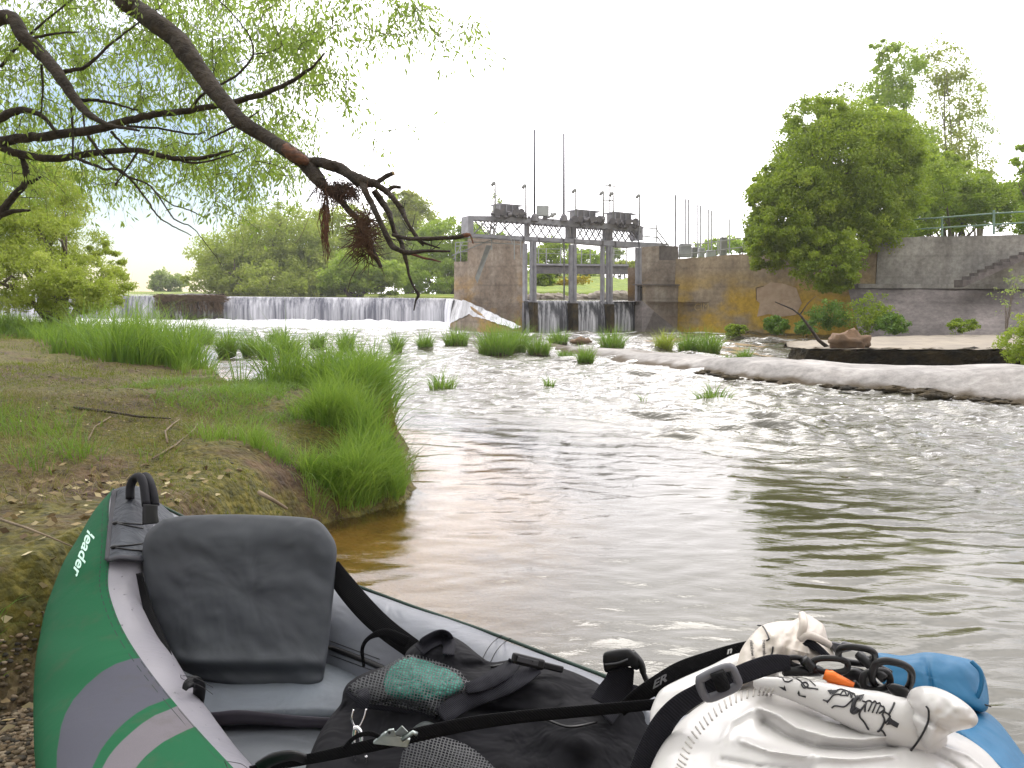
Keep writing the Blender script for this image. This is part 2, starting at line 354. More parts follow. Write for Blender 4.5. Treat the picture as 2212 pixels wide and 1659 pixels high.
# ---- the pond held back by the weir and the gates
CREST = .94
M_pond = watermat('pond water', True)
def flat(name, polys, z, m, attrs):
    vs = []; fs = []
    for p in polys:
        b = len(vs); vs += [(x, y, z) for x, y in p]; fs.append(tuple(range(b, b+4)))
    return npmesh(name, np.array(vs), np.array(fs), m, smooth=False, attrs={k: np.full(len(vs), v) for k, v in attrs.items()})
o = flat('upstream_water', [[(-60, 33.4), (-.3, 33.4), (-.3, 70), (-60, 70)], [(-.3, 36.3), (6.2, 36.3), (6.2, 70), (-.3, 70)], [(.75, 24.9), (6.2, 24.9), (6.2, 36.3), (.75, 36.3)]], CREST+.005, M_pond, {'rip': .25, 'murk': 1, 'foam': 0})
tag(o, kind='structure')
# ---- falling water
def fallmat(name, dark, lo, hi, sx=9):
    t = NT(name); co = t.co((sx, sx, .32)); n = t.noise(1, 6, co, .7); n2 = t.noise(.28, 3, t.co((sx*.5, sx, .12)), .5)
    n = t.n('ShaderNodeMath', {0: n, 1: n2}, operation='ADD').outputs[0]; n = t.n('ShaderNodeMath', {0: n, 1: .5}, operation='MULTIPLY').outputs[0]
    m = t.ramp(n, [(lo, 0), (hi, 1)])
    a = t.prin(dark, .15, t.bump(n, .5, .05), **{'Specular IOR Level': .6}); b = t.prin((.86, .87, .9), .55, t.bump(n, .5, .04))
    return t.fin(t.n('ShaderNodeMixShader', {0: m, 1: a, 2: b}).outputs[0])
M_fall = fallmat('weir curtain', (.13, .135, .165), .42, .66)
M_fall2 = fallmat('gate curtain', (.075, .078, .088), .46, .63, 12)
def curtain(name, A, B, drop, throw, m, kind=True, parent=None, nx=160, nz_=14, wob=.03, z0=CREST+.01):
    A, B = Vector(A), Vector(B); t = (B-A); n = Vector((t.y, -t.x, 0)).normalized()
    if n.y > 0: n = -n
    vs = []
    for j in range(nz_+1):
        s = j/nz_
        for i in range(nx+1):
            p = A+t*(i/nx); w = (fbm(np.array(p.x*6), np.array(s*1.2), 4, 3, 1.0)-.5)*wob*(.3+s)
            q = p + n*(throw*math.sin(min(1, s*1.4+.08)*1.5)+float(w)); z = z0-drop*max(0, s-.06)**1.15/(.94**1.15)
            vs.append((q.x, q.y, z))
        if j == 0:
            vs = [(p[0]-n.x*.15, p[1]-n.y*.15, z0) for p in vs]
    k = nx+1; Q = np.array([(j*k+i, j*k+i+1, (j+1)*k+i+1, (j+1)*k+i) for j in range(nz_) for i in range(nx)])
    o = npmesh(name, np.array(vs), Q, m, parent)
    if kind: tag(o, kind='structure')
    return o
W1 = P(990, 645, 33.3); W1.z = 0
curtain('weir_waterfall', (-40, 33.3, 0), (W1.x, 33.3, 0), 1.02, .17, M_fall, nx=500)
# ================================================================ CONCRETE
def concrete(name, base, stain, dark, ochre=None, osc=.6, wet=.35, ol=.45):
    t = NT(name); co = t.co(); c = t.ramp(t.noise(1.1, 7, co, .65), [(.35, base), (.62, stain)])
    st = t.ramp(t.noise(1, 5, t.co((2.2, 2.2, .4)), .65), [(.36, 1), (.66, 0)]); c = t.mix(st, t.mix(.55, c, dark), c); bl = t.ramp(t.noise(.8, 6, t.co((1, 1, .8)), .7), [(.4, .72), (.65, 1.12)]); c = t.mix(1, c, bl, 'MULTIPLY'); fl_ = t.n('ShaderNodeTexWave', {'Vector': t.co((.01, .01, 1)), 'Scale': .55, 'Distortion': .6, 'Detail': 2.0}, bands_direction='Z').outputs[1]; c = t.mix(1, c, t.ramp(fl_, [(.0, .86), (.05, 1)]), 'MULTIPLY')
    if ochre:
        oc = t.ramp(t.noise(osc, 6, t.co((1, 1, 1.6)), .6), [(ol, 0), (ol+.13, 1)]); sep = t.n('ShaderNodeSeparateXYZ', {0: t.n('ShaderNodeNewGeometry').outputs['Position']}).outputs[2]
        hz = t.ramp(t.n('ShaderNodeMath', {0: sep, 1: .42}, operation='MULTIPLY').outputs[0], [(.45, 1), (.82, 0)])
        c = t.mix(t.n('ShaderNodeMath', {0: oc, 1: hz}, operation='MULTIPLY').outputs[0], c, ochre)
    sp = t.ramp(t.noise(9, 6, co, .7), [(.35, .7), (.6, 1.05)]); c = t.mix(1, c, sp, 'MULTIPLY')
    pit = t.noise(30, 6, co, .7); return t.fin(t.prin(c, .88, t.bump(pit, .35, .03)))
M_pier = concrete('pier concrete', (.55, .47, .38), (.39, .31, .235), (.22, .165, .12), (.46, .29, .10), .9, ol=.50)
M_yel = concrete('lichen-stained concrete', (.46, .38, .27), (.56, .45, .30), (.26, .20, .14), (.56, .37, .05), .45, ol=.36)
M_gry = concrete('weathered grey concrete', (.36, .35, .32), (.52, .51, .46), (.14, .13, .11))
M_apr = concrete('dark sloping concrete', (.20, .18, .165), (.28, .25, .23), (.12, .105, .10))
M_slab = concrete('pale river-worn concrete', (.36, .345, .32), (.45, .43, .40), (.26, .24, .215))
_t = M_slab.node_tree; _p = [n for n in _t.nodes if n.type == 'BSDF_PRINCIPLED'][0]; _old = _p.inputs['Base Color'].links[0].from_socket   # brown tide mark near the water
_g = _t.nodes.new('ShaderNodeNewGeometry'); _s = _t.nodes.new('ShaderNodeSeparateXYZ'); _t.links.new(_g.outputs['Position'], _s.inputs[0]); _n = _t.nodes.new('ShaderNodeTexNoise'); _n.inputs['Scale'].default_value = 3.5; _n.inputs['Detail'].default_value = 6; _t.links.new(_g.outputs['Position'], _n.inputs[0])
_m = _t.nodes.new('ShaderNodeMath'); _m.operation = 'MULTIPLY_ADD'; _t.links.new(_n.outputs[0], _m.inputs[0]); _m.inputs[1].default_value = -.16; _t.links.new(_s.outputs[2], _m.inputs[2])
_r = _t.nodes.new('ShaderNodeMapRange'); _t.links.new(_m.outputs[0], _r.inputs[0]); _r.inputs['From Min'].default_value = -.065; _r.inputs['From Max'].default_value = .0; _r.inputs['To Min'].default_value = 0; _r.inputs['To Max'].default_value = 1
_x = _t.nodes.new('ShaderNodeMix'); _x.data_type = 'RGBA'; _t.links.new(_r.outputs[0], _x.inputs[0]); _x.inputs[6].default_value = (.075, .055, .03, 1); _t.links.new(_old, _x.inputs[7]); _t.links.new(_x.outputs[2], _p.inputs['Base Color'])
M_drk = pm('mossy dark concrete edge', (.018, .015, .008), (.07, .05, .02), 4, .95, .8, 18, .05)
def walls(polyline, tops, bot, thick, name, m, parent=None, seg=14, rough=.04):
    """vertical slab along a plan polyline; tops = z at each point"""
    vs = []; pts = []
    for i in range(len(polyline)-1):
        for k in range(seg):
            s = k/seg; a = np.array(polyline[i]+(tops[i],)); b = np.array(polyline[i+1]+(tops[i+1],)); pts.append(a+(b-a)*s)
    pts.append(np.array(polyline[-1]+(tops[-1],))); mb = MB(); nzs = 10; n = len(pts)
    for i, p in enumerate(pts):
        q = pts[min(i+1, n-1)]-pts[max(i-1, 0)]; nn = np.array([-q[1], q[0]])/math.hypot(q[0], q[1])
        ht = p[2]+(float(fbm(p[0], p[1], 3, 3, 2))-.5)*rough*1.5
        for j in range(nzs+1):
            z = bot+(ht-bot)*j/nzs; w = (float(fbm(p[0]+p[1], z, 17, 3, 1.5))-.5)*rough
            mb.v.append((p[0]-nn[0]*w, p[1]-nn[1]*w, z))
        mb.v.append((p[0]+nn[0]*thick, p[1]+nn[1]*thick, ht)); mb.v.append((p[0]+nn[0]*thick, p[1]+nn[1]*thick, bot))
    k = nzs+3
    for i in range(n-1):
        for j in range(k-1): mb.f.append((i*k+j, (i+1)*k+j, (i+1)*k+j+1, i*k+j+1))
    mb.f.append(tuple(range(k))); mb.f.append(tuple((n-1)*k+j for j in range(k))[::-1])
    return mb.build(name, m, parent)
# the weir
w = MB().box((-21.1, 33.75, .25), (38, .8, 1.36)).build('weir_wall', M_apr); tag(w, 'long low concrete weir with river water sheeting over it', 'weir')
def ext(pxs, off, m, name, parent=None, bevel=0):
    """pxs = list of 3-D corner points"""
    return MB().prism(pxs, Vector(off)).build(name, m, parent, bevel=bevel)
def PZ(u, v, d, z=None):
    p = P(u, v, d)
    if z is not None: p.z = z
    return p
# ---- pier between weir and gates
pr = root('concrete_pier', (0, 28, -.3), 'stained brown concrete pier between the weir and the sluice gates', 'pier')
a = PZ(1131, 600, 24.3, -.4); b = PZ(1010, 600, 25.8, -.4); zt = P(1080, 512, 25).z-.02
c2 = Vector((.45, 37, -.4)); c1 = Vector((-1.5, 37, -.4))
def pierblock(pl, zb, zt, name, m, par, jag=.0):
    mb = MB(); n = len(pl); rows = 14; sub = 10; ring = []
    for i in range(n):
        for k in range(sub): ring.append(pl[i].lerp(pl[(i+1) % n], k/sub))
    c = sum(ring, Vector())/len(ring)
    for j in range(rows+1):
        z = zb+(zt-zb)*j/rows
        for r in ring:
            dd = (r-c); dd.z = 0; dd.normalize(); e = (float(fbm(r.x*2+r.y, z*1.5, 5, 3, 1.2))-.5)*.09
            q = r+dd*e; mb.v.append((q.x, q.y, z+(jag*(float(fbm(r.x*5, r.y*2, 2, 2, 1))-.5) if j == rows else 0)))
    m_ = len(ring)
    for j in range(rows):
        for k in range(m_): mb.f.append((j*m_+k, j*m_+(k+1) % m_, (j+1)*m_+(k+1) % m_, (j+1)*m_+k))
    mb.f.append(tuple(rows*m_+k for k in range(m_)))
    return mb.build(name, m, par)
pierblock([a, c2, c1, b], -.4, zt, 'pier_block', M_pier, pr)
e = PZ(1018, 600, 26.0, 0); f = PZ(981, 600, 26.5, 0)
pierblock([e, Vector((-1.6, 34.4, 0)), Vector((-2.3, 34.4, 0)), f], -.3, P(1000, 565, 26.2).z, 'lower_block', M_pier, pr)
# patch of darker brick near the pier top and a leaning steel plate
q0, q1 = PZ(1125, 0, 24.3), PZ(1088, 0, 24.75)
MB().prism([Vector((q1.x, q1.y, P(1088, 558, 24.75).z)), Vector((q0.x, q0.y, P(1125, 560, 24.3).z)), Vector((q0.x, q0.y, P(1125, 523, 24.3).z)), Vector((q1.x, q1.y, P(1088, 523, 24.75).z))], Vector((-.05, -.1, 0))).build('brick_course', pm('old brown brickwork', (.16, .10, .07), (.25, .17, .11), 6, .9, .5, 14, .03, stretch=(1, 1, 6)), pr)
# ---- chute beside the pier
ch = root('fish_chute', (-1.2, 27, -.3), 'sloping concrete side chute with white water running off the weir beside the pier', 'chute')
t0, t1 = G(984, 650, .9), P(1125, 712, 22.9)
pts_t = [P(978, 650, 25.9), P(1006, 653, 25.0), P(1076, 686, 24.0), P(1126, 709, 23.4)]
pts_b = [P(972, 702, 25.6), P(1014, 684, 24.8), P(1062, 699, 23.9), P(1108, 714, 23.3)]
mb = MB()
for p, q in zip(pts_t, pts_b): mb.v += [tuple(p), tuple(q)]
for k in range(3): mb.f.append((2*k, 2*k+1, 2*k+3, 2*k+2))
M_white = pm('white water', (.9, .9, .92), (.6, .6, .63), 3, .5, .9, 9, .08, lo=.5, hi=.75)
for k, q in enumerate(pts_b): mb.v.append((q.x, q.y, -.4))
mb.f += [(1, 8, 9, 3), (3, 9, 10, 5), (5, 10, 11, 7)]
mb.build('chute_wall', M_pier, ch)
g = []; nI, nJ = 60, 10
for j in range(nJ+1):
    for i in range(nI+1):
        s = i/nI*3; k = min(2, int(s)); s -= k; p = pts_t[k].lerp(pts_t[k+1], s); q = pts_b[k].lerp(pts_b[k+1], s); r = p.lerp(q, j/nJ)
        h = .02+.08*float(fbm(i*.3, j*.6, 3, 3, 1)); g.append((r.x, r.y-.02, r.z+h))
Q = np.array([(j*(nI+1)+i, j*(nI+1)+i+1, (j+1)*(nI+1)+i+1, (j+1)*(nI+1)+i) for j in range(nJ) for i in range(nI)])
npmesh('running_water', np.array(g), Q, fallmat('chute water', (.3, .3, .3), .36, .52, 4), ch)
curtain('side_fall', P(966, 650, 33.0), P(981, 650, 25.7), 1.0, .12, fallmat('side fall water', (.25, .26, .3), .38, .55, 8), False, ch, 60, z0=.93)
# ---- sluice: plane of the gates
SA, SB = P(1020, 640, 22.7), P(1440, 640, 25.7); SA.z = SB.z = 0
st = (SB-SA).normalized(); sn = Vector((st.y, -st.x, 0))         # sn points to the viewer
if sn.y > 0: sn = -sn
def SP(u, v, off=0):                                              # point of that plane (pushed off metres towards the viewer) under pixel u, v
    r = ray(u, v); A = SA+sn*off; k = (A-EYE).dot(sn)/r.dot(sn); return EYE+r*k
M_steel = pm('grey painted steel', (.27, .28, .30), (.20, .20, .21), 5, .55, .2, 30, .005, metallic=0) if False else pm('grey painted steel', (.36, .365, .395), (.25, .25, .27), 5, .55, .15, 30, .005)
M_steeld = pm('dark greasy steel', (.13, .13, .145), (.21, .20, .20), 6, .5, .2, 30, .005)
M_lamp = pm('pale grey-green paint', (.34, .36, .34), (.28, .29, .28), 6, .5, .1)
M_cab = pm('light grey cabinet', (.52, .56, .55), (.45, .48, .47), 4, .5, .1)
gate = root('sluice_gate_bridge', (SA+SB)/2+Vector((0, 0, -.3)), 'grey steel sluice bridge with lattice girder, winch housings and two tall lifting screws', 'sluice gate')
def sbar(u1, v1, u2, v2, wpx, name=None, m=None, off=0, th=.06, mb=None, parent=None, n=None):
    b = mb or MB(); p, q = SP(u1, v1, off), SP(u2, v2, off); w = wpx/F*((p-EYE).dot(fw))
    b.beam(p, q, th, w, n or (Vector((0, 0, 1)) if abs(u2-u1) > abs(v2-v1)*.3 else st))
    if abs(u2-u1) <= abs(v2-v1)*.3: # vertical: swap so the px width faces the viewer
        b.v = b.v[:-8]; b.f = b.f[:-6]; b.beam(p, q, th, w, st)
    if mb is None: return b.build(name, m or M_steel, parent or gate)
def lerp2(a, b, t): return a+(b-a)*t
# walkway girder
MB().prism([SP(1012, 504.5), SP(1445, 526), SP(1445, 530), SP(1406, 532), SP(1368, 535), SP(1242, 524), SP(1132, 519), SP(1012, 510)], -sn*.5).build('walkway_girder', M_steel, gate)
for u in (1132, 1165, 1218, 1242, 1303, 1330, 1381):
    v = lerp2(504.5, 526, (u-1012)/433); sbar(u, v+.5, u, v+15, 2.2, 'girder_stiffener', M_steeld, .03, .04)
# upper beam that carries the winches
MB().prism([SP(1012, 466), SP(1100, 467), SP(1227, 475), SP(1386, 488), SP(1386, 500), SP(1227, 489), SP(1100, 479), SP(1012, 474)], -sn*.4).build('upper_beam', M_steel, gate)
MB().prism([SP(1011.5, 466, .03), SP(1023, 466, .03), SP(1023, 505, .03), SP(1011.5, 505, .03)], -sn*.5).build('end_panel', M_steel, gate)
MB().prism([SP(1380, 488, .03), SP(1389, 489, .03), SP(1389, 519, .03), SP(1380, 518, .03)], -sn*.5).build('end_panel', M_steel, gate)
def topv(u): return np.interp(u, [1012, 1100, 1227, 1386], [474, 479, 489, 500])
def botv(u): return lerp2(504.5, 526, (u-1012)/433)
for a0, b0, nn in ((1024, 1130, 4), (1142, 1214, 4), (1246, 1300, 4), (1322, 1380, 4)):
    mb = MB(); w = (b0-a0)/nn
    for k in range(nn):
        u0, u1 = a0+k*w, a0+(k+1)*w
        for s in (0, 1):
            ua, ub = (u0, u1) if s else (u1, u0)
            sbar(ua, topv(ua), ub, botv(ub), 2.0, mb=mb, off=-.02-.06*s, th=.03)
            um = (u0+u1)/2
            if s: sbar((u0+um)/2, topv(u0), u1+(w*.25 if k < nn-1 else 0), (topv(u1)+botv(u1))/2+2, 1.3, mb=mb, off=-.2, th=.03)
    mb.build('lattice_panel', M_steeld, gate)
for u, w in ((1138, 6), (1227, 6), (1238, 9), (1308, 8), (1316, 9)):
    sbar(u, topv(u), u, botv(u), w, 'gate_hanger', M_steeld, -.1, .2)
# winch beds: lumpy gear under each hood
random.seed(3)
for (a0, b0, v0, v1, ue) in ((1078, 1121, 440, 467, 1134), (1246, 1287, 453, 482, 1303), (1327, 1364, 458, 487, 1381)):
    w = root('winch_housing', SP((a0+b0)/2, v1), None, None); w.parent = gate; w.location = SP((a0+b0)/2, v1)-gate.location
    # hood: roof slab and back sheet with ribs
    MB().prism([SP(a0, v0-1.5), SP(ue-3, v0+3.5), SP(ue-3, v0+5.3), SP(a0, v0+1.2)], -sn*.6).build('hood_roof', M_steel, w)
    MB().prism([SP(a0+1, v0+1), SP(b0, v0+3), SP(b0, v1), SP(a0+1, v1-3)], -sn*.45).build('hood_sheet', M_steeld, w)
    mb = MB()
    for k in range(4): u = a0+2+(b0-a0-3)*k/3; sbar(u, v0+1, u, v1-2, 1.4, off=.03, mb=mb, th=.03)
    mb.build('hood_frame', M_steel, w)
    mb = MB()
    for k in range(26):
        u = random.uniform(a0-6, ue+2); v = random.uniform(lerp2(v0, v1, .55), v1+4); r = random.uniform(.03, .075)
        if random.random() < .5: mb.ball(SP(u, v, random.uniform(0, .15)), r*.9, 8, 5)
        else:
            p = SP(u, v, random.uniform(-.1, .1)); mb.tube([p, p+st*random.uniform(.05, .15)+sn*.02], r, 9)
    for u in (a0+8, b0-6, ue-8, a0-4): mb.tube([SP(u, v1-9, .1), SP(u, v1-9, .17)], .10, 14)
    mb.build('winch_gears', M_steeld, w, smooth=False)
for k in range(40):
    mb = MB(); u = random.uniform(1060, 1384); v = topv(u)-random.uniform(11, 17); p = SP(u, v, random.uniform(-.1, .06)); mb.ball(p, random.uniform(.03, .06), 8, 5)
    if k % 3 == 0: mb.tube([p, p+Vector((0, 0, random.uniform(.05, .13)))], .018, 6)
    mb.build('gear', M_steeld, gate)
for u in range(1070, 1384, 12): MB().box(SP(u, topv(u)+1, .0), (.07, .06, .07)).build('bearing_block', M_steeld, gate)
# two tall lifting screws with guide collars
for u, v0 in ((1154.6, 280), (1218, 288)):
    p, q = SP(u, v0), SP(u, 478); top = MB()
    top.tube([p, q], [.028, .033], 10); o = top.build('lifting_screw', pm('dark screw steel', (.09, .10, .12), (.13, .13, .15), 3, .4), gate, True)
    MB().tube([SP(u, 462), SP(u, 466), SP(u, 478)], [.05, .09, .13], 12).build('screw_collar', M_steeld, gate)
MB().tube([SP(1218.6, 530), SP(1218.6, 648)], .025, 8).build('lifting_rod', M_steeld, gate)
# lamp posts with hooked heads
for k, (u, v0, v1) in enumerate(((1069.5, 394.6, 466), (1136, 400.4, 474), (1243.9, 410, 482), (1303.4, 415, 484), (1324.5, 417, 486), (1381.8, 421.6, 492))):
    lp = root('lamp_post', SP(u, v1), None, None); lp.parent = gate; lp.location = SP(u, v1)-gate.location
    w = 2.2/F*24; mb = MB(); mb.tube([SP(u, v1), SP(u, v0+2), SP(u-1, v0)], [w*.9, w*.7, w*.7], 8); mb.build('post', M_lamp, lp, True)
    MB().tube([SP(u+.6, v0), SP(u-2, v0), SP(u-5, v0+2.5), SP(u-7, v0+6.5)], [.035, .05, .05, .045], 8).build('lamp_head', M_lamp, lp, True)
# T-shaped mast behind
mb = MB(); mb.tube([SP(1317.5, 458), SP(1317.5, 399)], .022, 8); mb.tube([SP(1295.5, 400.5), SP(1317, 401), SP(1339, 405)], [.008, .022, .012], 6); mb.ball(SP(1317.3, 399.5), .05); mb.tube([SP(1305, 433), SP(1324, 433)], .018, 6); mb.ball(SP(1317.3, 433), .04)
mb.build('antenna_mast', M_lamp, gate)
# cabinet
MB().box(SP(1172, 456, -.1), (26/F*24, .3, 21/F*24)).build('control_cabinet', M_cab, gate, bevel=.012)
for u in (1162, 1181): MB().tube([SP(u, 468), SP(u, 474)], .03, 6).build('cabinet_leg', M_steeld, gate)
MB().tube([SP(1184, 470), SP(1193, 465), SP(1200, 461)], [.03, .05, .05], 8).tube([SP(1191, 460), SP(1195, 470)], .03, 8).build('hand_crank', M_lamp, gate)
# right-hand stair railing
rl = MB()
for a_, b_ in (((1389, 492), (1418.5, 494)), ((1389, 510), (1418.5, 513)), ((1418.5, 485), (1418.5, 524)), ((1418.5, 496), (1444.5, 531)), ((1418.5, 510), (1432, 528))):
    rl.tube([SP(*a_), SP(*b_)], .02, 6)
rl.build('stair_railing', M_lamp, gate)
# columns
for n_, u0, u1, v0, v1 in (('gate_column', 1131, 1137, 526, 648), ('gate_column', 1146, 1157, 522, 650), ('gate_column', 1230, 1244, 528, 652), ('gate_column', 1299, 1303.6, 532, 653), ('gate_column', 1311, 1321.6, 532, 654), ('gate_column', 1374, 1384, 535, 655)):
    c_ = (u0+u1)/2; par = MB(); wpx = u1-u0
    sbar(c_, v0, c_, v1+3, wpx, n_, M_steel, .02, .16)
    if wpx > 8:
        sbar(c_, v1+3, c_, 722, wpx*.95, 'column_footing', M_drk, .25, .35)
        sbar(c_-wpx*.28, v0, c_-wpx*.28, v1, wpx*.2, 'column_flange', M_steel, .12, .03); sbar(c_+wpx*.28, v0, c_+wpx*.28, v1, wpx*.2, 'column_flange', M_steel, .12, .03)
# gate leaves and curtains of water between the columns
for (a0, b0) in ((1132, 1147), (1156, 1232), (1243, 1312), (1321, 1387)):
    A, B = SP(a0, 650), SP(b0, 650); A.z = B.z = 0
    MB().prism([Vector((A.x, A.y, -.4)), Vector((B.x, B.y, -.4)), Vector((B.x, B.y, .9)), Vector((A.x, A.y, .9))], -sn*.12).build('gate_leaf', M_steeld, gate)
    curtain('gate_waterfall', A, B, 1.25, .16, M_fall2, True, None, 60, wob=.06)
MB().prism([Vector((SA.x+1.3, SA.y+.2, -.5)), Vector((SB.x, SB.y, -.5)), Vector((SB.x, SB.y, -.1)), Vector((SA.x+1.3, SA.y+.2, -.1))], -sn*.6).build('gate_sill', M_apr, gate)
# second walkway upstream seen between the columns
fb = root('upstream_footbridge', P(1250, 640, 33), 'dark steel footbridge with thin railing seen behind the gate columns', 'footbridge')
d2 = 31.5
MB().prism([P(1150, 573, d2-1), P(1358, 571+4, d2+1), P(1358, 592, d2+1), P(1150, 592-2, d2-1)], Vector((0, .5, 0))).build('footbridge_beam', M_steeld, fb)
MB().prism([P(1150, 569, d2-1.1), P(1358, 571, d2+.9), P(1358, 575, d2+.9), P(1150, 573, d2-1.1)], Vector((0, .7, 0))).build('footbridge_deck', M_steel, fb)
mb = MB()
for u in (1163, 1180, 1211, 1256, 1275, 1326, 1353): mb.tube([P(u, 571, d2), P(u, 536, d2)], .022, 6)
for v in (538, 548): mb.tube([P(1150, v-1, d2-1), P(1358, v+3, d2+1)], .012, 6)
mb.build('railing', M_lamp, fb)
# steel walkway and broken rails at the pier head
wr = root('pier_railing', P(1050, 560, 27), 'bent pale rails and thin posts on top of the brown pier', 'railing')
mb = MB()
for a_, b_, d_ in (((980, 560), (1000, 523), 29), ((984, 524), (984, 566), 29.5), ((995, 524), (995, 566), 29.3), ((983, 532), (1010, 530), 29), ((983, 545), (1010, 543), 29), ((984, 524), (1012, 522), 29),
                   ((1041, 470), (1062, 510), 22.9), ((1079, 462), (1108, 528), 22.9), ((1040, 483), (1058, 505), 22.9), ((976, 552), (1095, 505), 23.2), ((1111, 515), (1111, 560), 22.9), ((1125, 515), (1125, 556), 22.8), ((1062, 510), (1062, 540), 23), ((1010, 522), (1125, 528), 23.1)):
    MB().tube([P(*a_, d_), P(*b_, d_)], .016, 6).build('rail', M_lamp, wr)
mb.prism([P(1026, 600, 24.6), P(1031, 612, 24.6), P(1062, 530, 24), P(1050, 530, 24)], Vector((0, .06, 0)))
mb.build('steel_plate', M_lamp, wr)
# ---- abutment and walls on the right
ab = root('gate_abutment', SP(1430, 722), 'brown concrete abutment block at the right end of the sluice bridge', 'abutment')
def sblock(pl, depth, name, m, off=0):
    dr = ray(1386, 640); dr.z = 0; dr.normalize()
    return MB().prism([SP(u, v, off) for u, v in pl], dr*depth).build(name, m, ab)
M_abt = concrete('pale stained concrete', (.56, .50, .42), (.42, .35, .28), (.22, .17, .13), (.44, .30, .14), .8, ol=.55)
sblock([(1384, 534), (1424, 531), (1424, 562), (1478, 562), (1478, 730), (1384, 730)], 5, 'abutment_block', M_abt)
sblock([(1424, 530), (1465, 532), (1466, 563), (1424, 563)], 3, 'dark_upper_block', M_apr, -.05)
sblock([(1388, 615), (1477, 616), (1477, 732), (1388, 732)], .5, 'lower_buttress', M_abt, .5)
MB().prism([SP(1386, 613.5, .54), SP(1479, 614.5, .54), SP(1479, 617, .54), SP(1386, 616, .54)], -sn*.5).build('buttress_coping', M_apr, ab)
MB().prism([SP(1470, 617, .515), SP(1477, 617, .515), SP(1477, 732, .515), SP(1466, 732, .515)], -sn*.3).build('dark_corner', M_apr, ab)
MB().prism([SP(1388, 650, .52), SP(1412, 672, .9), SP(1470, 718, .9), SP(1474, 732, .9), SP(1386, 732, .9)], -sn*.38).build('wet_ramp', M_apr, ab)
sblock([(1356, 578), (1375, 578), (1375, 658), (1356, 658)], 1.2, 'upstream_jamb', M_pier, -3.5)
wy = walls([(5.15, 25.5), (8.2, 23.65), (9.95, 22.05)], [2.28, 2.5, 2.75], -.3, .5, 'retaining_wall', M_yel)
def bvh0(o): w = o.location; return BVHTree.FromPolygons([w+v.co for v in o.data.vertices], [tuple(p.vertices) for p in o.data.polygons])
def onw(T, u, v, off=.02): r = ray(u, v); h = T.ray_cast(EYE, r.normalized())[0]; return (h or P(u, v, 24))-r.normalized()*off
TWY = bvh0(wy); pp_ = [(1633, 622), (1650, 618), (1664, 610), (1690, 612), (1720, 622), (1732, 655), (1720, 680), (1690, 684), (1660, 678), (1636, 684), (1642, 655), (1634, 648)]
MB().prism([onw(TWY, u, v, .02) for u, v in pp_], fw*.03).build('broken_render', pm('bare sandy concrete', (.46, .34, .24), (.56, .44, .32), 5, .9, .6, 9, .04), wy)
for i_ in (11, 0): MB().tube([onw(TWY, *pp_[i_], .03), onw(TWY, *pp_[(i_+1) % 12], .03)], .008, 5).build('crack', M_drk, wy)
cu = bpy.data.curves.new('faded_lettering', 'FONT'); cu.body = 'CIM'; tmp = bpy.data.objects.new('t', cu); S.collection.objects.link(tmp); mm_ = tmp.evaluated_get(bpy.context.evaluated_depsgraph_get()).to_mesh(); mb = MB(); mb.v = [onw(TWY, 1499+v.co.x*19, 671-v.co.y*21-v.co.x*1.5, .012)[:] for v in mm_.vertices]; mb.f = [tuple(p.vertices) for p in mm_.polygons]; bpy.data.objects.remove(tmp); mb.build('faded_lettering', pm('chalky faded paint', (.62, .52, .34), (.50, .36, .12), 9, .9, .3), wy)
tag(wy, 'tall ochre and yellow lichen-stained concrete retaining wall right of the sluice', 'wall')
wg = walls([(9.95, 22.0), (13.45, 20.65), (20, 17), (30, 10)], [2.74, 2.76, 2.9, 3.0], 1.1, .5, 'retaining_wall', M_gry)
tag(wg, 'pale grey weathered concrete wall above the dark sloping apron', 'wall')
# sloping apron below the grey wall
mb = MB(); top = [(9.3, 22.35, 1.5), (13.45, 20.75, 1.42), (20, 17.1, 1.45), (30, 10.1, 1.45)]; bt = [(8.9, 20.3, -.1), (12.0, 18.6, -.1), (17, 15.3, -.1), (26, 8.5, -.1)]
for k in range(len(top)-1):
    for i in range(10):
        for j in range(9): pass
gv_ = []; nI = 30
for j in range(9):
    for i in range(nI+1):
        s = i/nI*(len(top)-1); k = min(len(top)-2, int(s)); s -= k
        p = np.array(top[k])*(1-s)+np.array(top[k+1])*s; q = np.array(bt[k])*(1-s)+np.array(bt[k+1])*s; r = p*(1-j/8)+q*(j/8); r[2] += (float(fbm(r[0]*2, r[1]*2, 3, 3, 1))-.5)*.12
        gv_.append(r)
Q = np.array([(j*(nI+1)+i, j*(nI+1)+i+1, (j+1)*(nI+1)+i+1, (j+1)*(nI+1)+i) for j in range(8) for i in range(nI)])
ap = npmesh('sloping_apron', np.array(gv_), Q, M_apr); tag(ap, 'dark sloping concrete apron below the pale grey wall', 'embankment')
# pale ledge between them and concrete steps coming down
MB().prism([Vector((9.5, 22.05, 1.38)), Vector((13.5, 20.5, 1.38)), Vector((13.5, 20.5, 1.5)), Vector((9.5, 22.05, 1.5))], Vector((.1, .3, 0))).build('ledge', M_gry, ap)
stp = MB(); d_ = 20.2
for k in range(9):
    u = 2080+k*17; v = 604-k*7.6; p = P(u, v, d_); q = P(u+17.5, v, d_)
    stp.prism([p, q, P(u+17.5, v+9, d_), P(u, v+17, d_)], Vector((.05, .5, 0)))
stp = stp.build('concrete_steps', M_apr); tag(stp, 'dark mossy concrete steps climbing against the grey wall at the right edge', 'steps')
